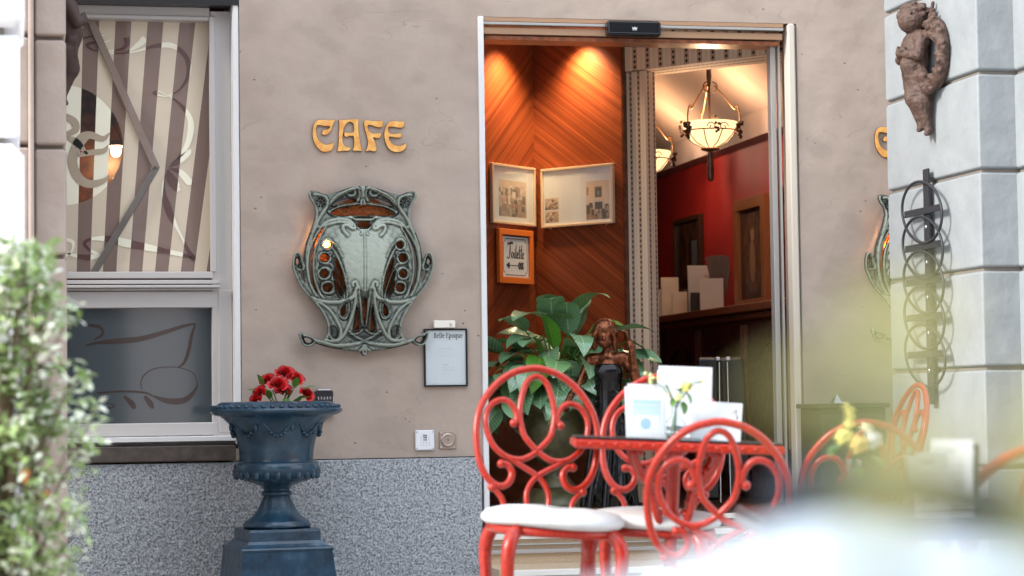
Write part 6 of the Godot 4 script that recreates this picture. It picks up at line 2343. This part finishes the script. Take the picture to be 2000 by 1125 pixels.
	for y in 90:
		for x in 76:
			var q := Vector2((x - 38) / 38.0, (y - 45) / 45.0)
			if maxf(absf(q.x), absf(q.y)) < 0.97:
				var cc := c8(158, 188, 204).lerp(c8(214, 226, 232), clampf(y / 90.0, 0, 1))
				if y > 44 and y < 76 and x > 8 and x < 68:
					cc = c8(226, 236, 240)
				if Vector2((x - 36) / 15.0, (y - 66) / 16.0).length() < 1.0 and y > 44:
					cc = c8(150, 182, 200)
				i1.set_pixel(10 + x, 38 + y, cc)
	i1.fill_rect(Rect2i(14, 52, 68, 3), c8(196, 202, 206))
	card.call("photo_card", "white card with blue shop window photo, left on the far table", on.call(B1, T1, -0.1, 0.16), B1 * Basis(Vector3.UP, 0.12) * Basis(Vector3.RIGHT, -0.1), 0.125, 0.17, i1)
	var i2 := img(120, 120, c8(208, 211, 215))
	i2.fill_rect(Rect2i(0, 100, 120, 20), c8(70, 74, 82))
	i2.fill_rect(Rect2i(84, 96, 36, 4), c8(110, 114, 122))
	card.call("white_card", "large white card with dark lower band, rear of the far table", on.call(B1, T1, 0.035, -0.05), B1 * Basis(Vector3.RIGHT, -0.12), 0.175, 0.235, i2)
	var i3 := img(150, 100, c8(207, 211, 216))
	for e in [[128, 20, 10, 2], [134, 16, 3, 12], [122, 26, 6, 2], [138, 34, 5, 8], [134, 30, 8, 2]]:
		i3.fill_rect(Rect2i(e[0], e[1], e[2], e[3]), c8(60, 62, 68))
	i3.fill_rect(Rect2i(14, 30, 2, 50), c8(196, 200, 206))
	i3.fill_rect(Rect2i(34, 30, 2, 50), c8(206, 208, 212))
	card.call("landscape_card", "wide white card with small black marks, right of the vase", on.call(B1, T1, 0.12, 0.13), B1 * Basis(Vector3.BACK, -0.03) * Basis(Vector3.UP, -0.08) * Basis(Vector3.RIGHT, -0.1), 0.16, 0.122, i3)
	var v := thing("flower_vase", "small clear bulb vase with yellow rose and green leaves, far table", "vase", on.call(B1, T1, -0.01, 0.17), B1)
	vase(v, 1.0)
	var yl := mat(c8(226, 214, 120), 0.6)
	var pk := mat(c8(232, 178, 116), 0.6)
	var gw := mat(c8(206, 214, 150), 0.6)
	flower(v, Vector3(0.028, 0.165, 0.01), 0.02, yl, Vector3(0.3, 0.5, 1))
	flower(v, Vector3(0.005, 0.13, 0.02), 0.015, gw, Vector3(0, 0.4, 1))
	var lf := leaf_mesh(0.05, 0.026, 0.6, 0.15, 6)
	part("petal", lf, pk, v, Transform3D(aim(Vector3(-1, 0.0, 0.4)), Vector3(-0.01, 0.14, 0.015)))
	for e in [[0.03, 0.15, 0.6, -0.8, 0.4], [0.0, 0.13, -0.4, -0.4, 0.8], [0.04, 0.175, 0.8, 0.4, 0.2], [0.02, 0.12, 0.3, -0.9, 0.5], [0.01, 0.15, -0.3, 0.4, 0.8], [0.035, 0.19, 0.3, 0.9, 0.0]]:
		part("leaf", lf, M.rose_leaf, v, Transform3D(aim(Vector3(e[2], e[3], e[4])), Vector3(e[0], e[1], 0.01)))
	for q in 7:
		flower(v, Vector3(-0.085 + rng.randf_range(-0.02, 0.03), 0.185 + rng.randf_range(-0.015, 0.02), -0.02), 0.006, gw, Vector3(0, 0, 1))
	var sp := MB.new()
	sp.tube(spline([Vector3(0, 0.1, 0), Vector3(-0.04, 0.16, -0.01), Vector3(-0.09, 0.19, -0.02)], 3), 0.0014, 4)
	sp.tube(spline([Vector3(0, 0.1, 0), Vector3(0.05, 0.17, 0), Vector3(0.075, 0.18, 0)], 3), 0.0014, 4)
	part("sprig", sp, M.rose_leaf, v)
	flower(v, Vector3(0.076, 0.184, 0.0), 0.007, gw, Vector3(0, 0, 1))
	# things on the near table
	var T2 := Vector3(1.8, 0.632, 7.02)
	v = thing("flower_vase", "round clear vase with cream and white flowers on the nearer table", "vase", on.call(B2, T2, -0.095, 0.05), B2)
	vase(v, 1.0)
	var wt := mat(c8(240, 240, 240), 0.6)
	flower(v, Vector3(-0.025, 0.155, 0.02), 0.018, yl, Vector3(-0.2, 0.5, 1))
	flower(v, Vector3(0.035, 0.15, 0.01), 0.02, wt, Vector3(0.4, 0.3, 1))
	flower(v, Vector3(0.005, 0.14, 0.025), 0.02, mat(c8(232, 196, 110), 0.6), Vector3(0, 0.3, 1))
	flower(v, Vector3(-0.01, 0.178, 0.0), 0.013, yl, Vector3(0, 0.8, 0.6))
	flower(v, Vector3(0.025, 0.172, 0.0), 0.015, mat(c8(240, 232, 190), 0.6), Vector3(0.2, 0.8, 0.6))
	for q in 9:
		flower(v, Vector3(-0.008 + rng.randf_range(-0.008, 0.008), 0.19 + q * 0.0035, 0), 0.006, yl, Vector3(0, 0.5, 1))
	for e in [[-0.02, 0.13, -0.8, 0.3, 0.5], [0.03, 0.12, 0.7, -0.3, 0.6], [0.0, 0.1, 0.2, -0.3, 0.9], [-0.03, 0.14, -0.6, -0.2, 0.6], [0.03, 0.17, 0.6, 0.7, 0.2]]:
		part("leaf", lf, M.rose_leaf, v, Transform3D(aim(Vector3(e[2], e[3], e[4])), Vector3(e[0], e[1], 0.015)))
	var i4 := img(70, 110, c8(206, 210, 214))
	lines(i4, 8, 12, 40, 2, 5, c8(120, 124, 130))
	lines(i4, 8, 36, 54, 6, 6, c8(176, 180, 186))
	i4.fill_rect(Rect2i(8, 80, 30, 18), c8(150, 164, 176))
	card.call("leaflet", "white upright leaflet, left of the pair on the nearer table", on.call(B2, T2, 0.075, 0.04), B2 * Basis(Vector3.UP, 0.35) * Basis(Vector3.RIGHT, -0.06), 0.075, 0.125, i4)
	card.call("leaflet", "taller white leaflet behind its pair on the nearer table", on.call(B2, T2, 0.12, 0.0), B2 * Basis(Vector3.UP, -0.25) * Basis(Vector3.RIGHT, -0.06), 0.085, 0.15, i4)
	var lh := thing("leaflet_holder", "small dark leaflet holder behind the white leaflets", "holder", on.call(B2, T2, 0.16, -0.05), B2)
	var hb := MB.new()
	hb.box(Vector3(0, 0.07, 0), Vector3(0.05, 0.14, 0.02), Basis(), 0.002)
	part("holder_body", hb, M.dark_metal, lh)

func build_cabinet() -> void:
	var o := thing("wall_cabinet", "dark olive brown cabinet on the pavement right of the doorway", "cabinet", Vector3(4.235, 0.0, 0.19))
	var mb := MB.new()
	mb.box(Vector3(0, 0.41, 0), Vector3(0.36, 0.82, 0.3), Basis(), 0.006)
	part("case", mb, mat(c8(58, 54, 40), 0.5), o)
	mb = MB.new()
	mb.box(Vector3(0, 0.832, 0), Vector3(0.4, 0.024, 0.33), Basis(), 0.005)
	part("top", mb, mat(c8(70, 64, 48), 0.45), o)
	for s in [-0.088, 0.088]:
		mb = MB.new()
		mb.box(Vector3(s, 0.42, 0.154), Vector3(0.166, 0.74, 0.014), Basis(), 0.004)
		var d := part("door", mb, mat(c8(64, 58, 44), 0.5), o)
		mb = MB.new()
		mb.ball(Vector3(s * 0.25, 0.45, 0.168), Vector3(0.009, 0.009, 0.009), 8)
		part("handle", mb, M.silver, d)
	var n := thing("folded_napkin", "small white folded napkin standing on the dark cabinet", "napkin", Vector3(4.2, 0.845, 0.2), Basis(Vector3.UP, 0.4))
	mb = MB.new()
	mb.quad(Vector3(-0.04, 0, 0.02), Vector3(0.035, 0, 0.03), Vector3(0.03, 0.012, 0.0), Vector3(0.0, 0.05, 0.0))
	mb.quad(Vector3(-0.03, 0.0, -0.02), Vector3(0.04, 0, -0.025), Vector3(0.03, 0.012, 0.0), Vector3(0.0, 0.05, 0.0))
	part("cloth", mb, M.paper, n)

func build_shrub() -> void:
	var o := thing("potted_shrub", "blurred leafy shrub with pale and orange leaves at lower left", "shrub", Vector3(-0.02, ground_y(0.0, 6.0) - 0.02, 6.0), Basis().scaled(Vector3.ONE * 1.06))
	var lf := leaf_mesh(0.034, 0.016, 0.5, 0.2, 4)
	var tw := MB.new()
	var tips := []
	for k in 270:
		var a := rng.randf_range(0.0, TAU)
		var h := rng.randf_range(0.3, 1.3)
		var r := (0.16 + 0.035 * sin(h * 11.0)) * sqrt(rng.randf()) * (1.0 if h < 1.15 else 0.75)
		tips.append(Vector3(cos(a) * r - 0.01, h, sin(a) * r))
	for e in [[0.15, 1.0, 0.05], [0.19, 0.9, 0.06], [0.14, 0.72, 0.1], [0.17, 0.84, 0.02], [0.06, 1.26, 0.0], [0.02, 1.3, 0.02], [0.1, 1.16, 0.05], [0.17, 1.02, 0.0], [0.2, 0.93, 0.0]]:
		tips.append(Vector3(e[0], e[1], e[2]))
	for t in tips:
		tw.tube(spline([Vector3(t.x * 0.15, t.y * 0.6, t.z * 0.15), Vector3(t.x * 0.5, t.y * 0.82, t.z * 0.5), t], 3), 0.0018, 4)
	tw.tube(PackedVector3Array([Vector3(0, 0.2, 0), Vector3(0.01, 0.6, 0), Vector3(0, 1.0, 0)]), [0.01, 0.008, 0.004], 7)
	tw.tube(PackedVector3Array([Vector3(0.04, 0.2, 0.02), Vector3(0.07, 0.6, 0.03), Vector3(0.08, 1.0, 0.02)]), [0.008, 0.007, 0.004], 7)
	part("twigs", tw, mat(c8(104, 84, 66), 0.8), o)
	var per := 24
	var mm := MultiMesh.new()
	mm.transform_format = MultiMesh.TRANSFORM_3D
	mm.use_colors = true
	mm.mesh = lf
	mm.instance_count = tips.size() * per
	var n := 0
	for t in tips:
		for k in per:
			var d := Vector3(rng.randf_range(-1, 1), rng.randf_range(-0.5, 1), rng.randf_range(-1, 1))
			var p: Vector3 = t + Vector3(rng.randf_range(-0.03, 0.03), rng.randf_range(-0.06, 0.02), rng.randf_range(-0.03, 0.03))
			mm.set_instance_transform(n, Transform3D(aim(d, rng.randf_range(-0.6, 0.6)).scaled(Vector3.ONE * rng.randf_range(0.7, 1.15)), p))
			var c := Color(0.13, 0.22, 0.06).lerp(Color(0.42, 0.54, 0.22), rng.randf())
			if rng.randf() < 0.34:
				c = Color(0.8, 0.84, 0.7)
			mm.set_instance_color(n, c)
			n += 1
	var mi := MultiMeshInstance3D.new()
	mi.name = "leaves"
	mi.multimesh = mm
	var lm := mat(Color.WHITE, 0.28)
	lm.vertex_color_use_as_albedo = true
	lm.backlight_enabled = true
	lm.backlight = c8(130, 130, 130)
	mi.material_override = lm
	mi.set_meta("kind", "stuff")
	o.add_child(mi)
	var om := mat(c8(226, 132, 34), 0.4)
	om.backlight_enabled = true
	om.backlight = c8(160, 80, 20)
	var ol := leaf_mesh(0.045, 0.022, 0.5, 0.2, 5)
	for k in 26:
		var t: Vector3 = tips[rng.randi_range(0, tips.size() - 1)]
		if t.y < 0.75 or t.z < -0.04:
			continue
		part("orange_leaf", ol, om, o, Transform3D(aim(Vector3(rng.randf_range(-0.4, 0.6), rng.randf_range(-1.0, 0.2), 0.7)), t + Vector3(0.02, -0.02, 0.05)))
	var pt := MB.new()
	pt.lathe([Vector2(0.1, 0.0), Vector2(0.12, 0.02), Vector2(0.15, 0.22), Vector2(0.165, 0.26), Vector2(0.15, 0.27), Vector2(0.14, 0.24), Vector2(0.0, 0.23)], 28)
	part("pot", pt, M.dark_metal, o)

func build_foreground() -> void:
	# padded chair close to the viewer
	var o := thing("padded_chair", "very blurred white padded chair in the near foreground", "armchair", Vector3(0.372, -0.112, 10.62), Basis(Vector3.UP, -0.214))
	var b := Body.new(Vector3(-0.3, 0.5, -0.1), Vector3(0.35, 0.97, 0.1), 0.012)
	b.cap(Vector3(-0.03, 0.86, 0), Vector3(0.22, 0.86, 0), 0.06, 0.06, 0.04)
	b.cap(Vector3(-0.2, 0.825, 0), Vector3(-0.03, 0.864, 0), 0.06, 0.06, 0.04)
	b.cap(Vector3(-0.2, 0.7, 0), Vector3(-0.15, 0.8, 0), 0.05, 0.05, 0.04)
	b.cap(Vector3(-0.15, 0.65, 0), Vector3(0.22, 0.65, 0), 0.06, 0.06, 0.04)
	b.cap(Vector3(-0.08, 0.76, 0), Vector3(0.22, 0.76, 0), 0.06, 0.06, 0.04)
	var fg := mat(c8(166, 175, 182), 0.95)
	part("backrest", b.mesh(), fg, o)
	var mb := MB.new()
	mb.box(Vector3(0.02, 0.5, -0.22), Vector3(0.46, 0.1, 0.44), Basis(), 0.03)
	part("seat", mb, M.cushion, o)
	for e in [[-0.17, -0.4], [0.2, -0.4], [-0.17, -0.04], [0.2, -0.04]]:
		mb = MB.new()
		mb.tube(PackedVector3Array([Vector3(e[0], 0.0, e[1]), Vector3(e[0], 0.46, e[1])]), [0.012, 0.018], 8)
		part("leg", mb, M.dark_metal, o)
	var g := thing("dark_top_stand_in", "dark grey roll added in place of the near table top edge", "blanket", Vector3(0.375, -0.1055, 10.62), Basis(Vector3.UP, -0.214))  # added roll, stands in for the near table's dark top
	mb = MB.new()
	mb.tube(spline([Vector3(-0.05, 0.93, -0.035), Vector3(-0.01, 0.937, -0.03), Vector3(0.04, 0.928, -0.03), Vector3(0.08, 0.916, -0.03)], 5), 0.0115, 10)
	part("roll", mb, tri_mat(noise_tex(0.1, 3, 3, [[0.0, c8(30, 36, 44)], [1.0, c8(58, 66, 76)]], 128, 91), 4.0, 0.95), g)
	# twig with yellow green leaves right before the lens
	var t := thing("foreground_twig", "out of focus yellow green leafy twig close to the lens at right", "plant", Vector3(0.25, -0.12, 11.03))
	var lm := mat(c8(146, 142, 88), 0.6)
	lm.backlight_enabled = true
	lm.backlight = c8(96, 92, 50)
	var l := leaf_mesh(0.03, 0.018, 0.4, 0.15, 5)
	var st := MB.new()
	st.tube(spline([Vector3(0.02, 0.0, 0), Vector3(0.0, 0.5, 0.01), Vector3(-0.05, 0.88, 0.02), Vector3(-0.066, 1.01, 0.035)], 6), 0.0022, 5)
	st.tube(spline([Vector3(0.0, 0.6, 0), Vector3(-0.02, 0.86, 0.03), Vector3(-0.037, 0.97, 0.05)], 6), 0.0018, 5)
	part("stem", st, M.rose_leaf, t)
	# leaf places on the twig: right, up, back
	for e in [[-0.071, 1.002, 0.045], [-0.066, 0.996, 0.03], [-0.074, 0.989, 0.055], [-0.069, 0.984, 0.045], [-0.073, 0.976, 0.046], [-0.066, 0.97, 0.03], [-0.071, 0.962, 0.048], [-0.03, 0.982, 0.054], [-0.03, 0.959, 0.053], [-0.026, 0.952, 0.033], [-0.028, 0.969, 0.054], [-0.029, 0.951, 0.053]]:
		part("leaf", l, lm, t, Transform3D(aim(Vector3(rng.randf_range(-0.8, 0.8), rng.randf_range(-0.3, 0.9), rng.randf_range(-0.4, 0.4)), rng.randf_range(-1.2, 1.2)), Vector3(e[0], e[1], e[2])))
	var pt := MB.new()
	pt.lathe([Vector2(0.06, 0.0), Vector2(0.08, 0.12), Vector2(0.075, 0.125), Vector2(0.0, 0.12)], 20)
	part("pot", pt, M.dark_metal, t)

func build_street() -> void:
	var o := thing("opposite_house", "unseen grey house across the street with a brick pier, tall to block front sky", "building", Vector3(0, -0.3, 24.0))  # unseen house, its height raised to block the sky in front
	var mb := MB.new()
	mb.box(Vector3(-4.0, 8.0, 2.0), Vector3(11.4, 16.0, 4.0))
	mb.box(Vector3(10.0, 8.0, 2.0), Vector3(14.4, 16.0, 4.0))
	part("wall", mb, mat(c8(78, 78, 80), 0.9), o)
	mb = MB.new()
	mb.box(Vector3(2.25, 8.0, 1.9), Vector3(1.0, 16.0, 4.0))
	part("brick_pier", mb, tri_mat(noise_tex(0.05, 2, 2, [[0.0, c8(190, 150, 136)], [0.5, c8(226, 216, 212)], [1.0, c8(240, 240, 242)]], 256, 95), 0.5, 0.9), o)
	for r in 3:
		for k in 6:
			mb = MB.new()
			mb.box(Vector3(-8.6 + k * 3.6 + (0.5 if k > 2 else 0.0), 2.2 + r * 3.4, -0.03), Vector3(1.3, 2.0, 0.1))
			part("window", mb, mat(c8(36, 40, 46), 0.1), o)
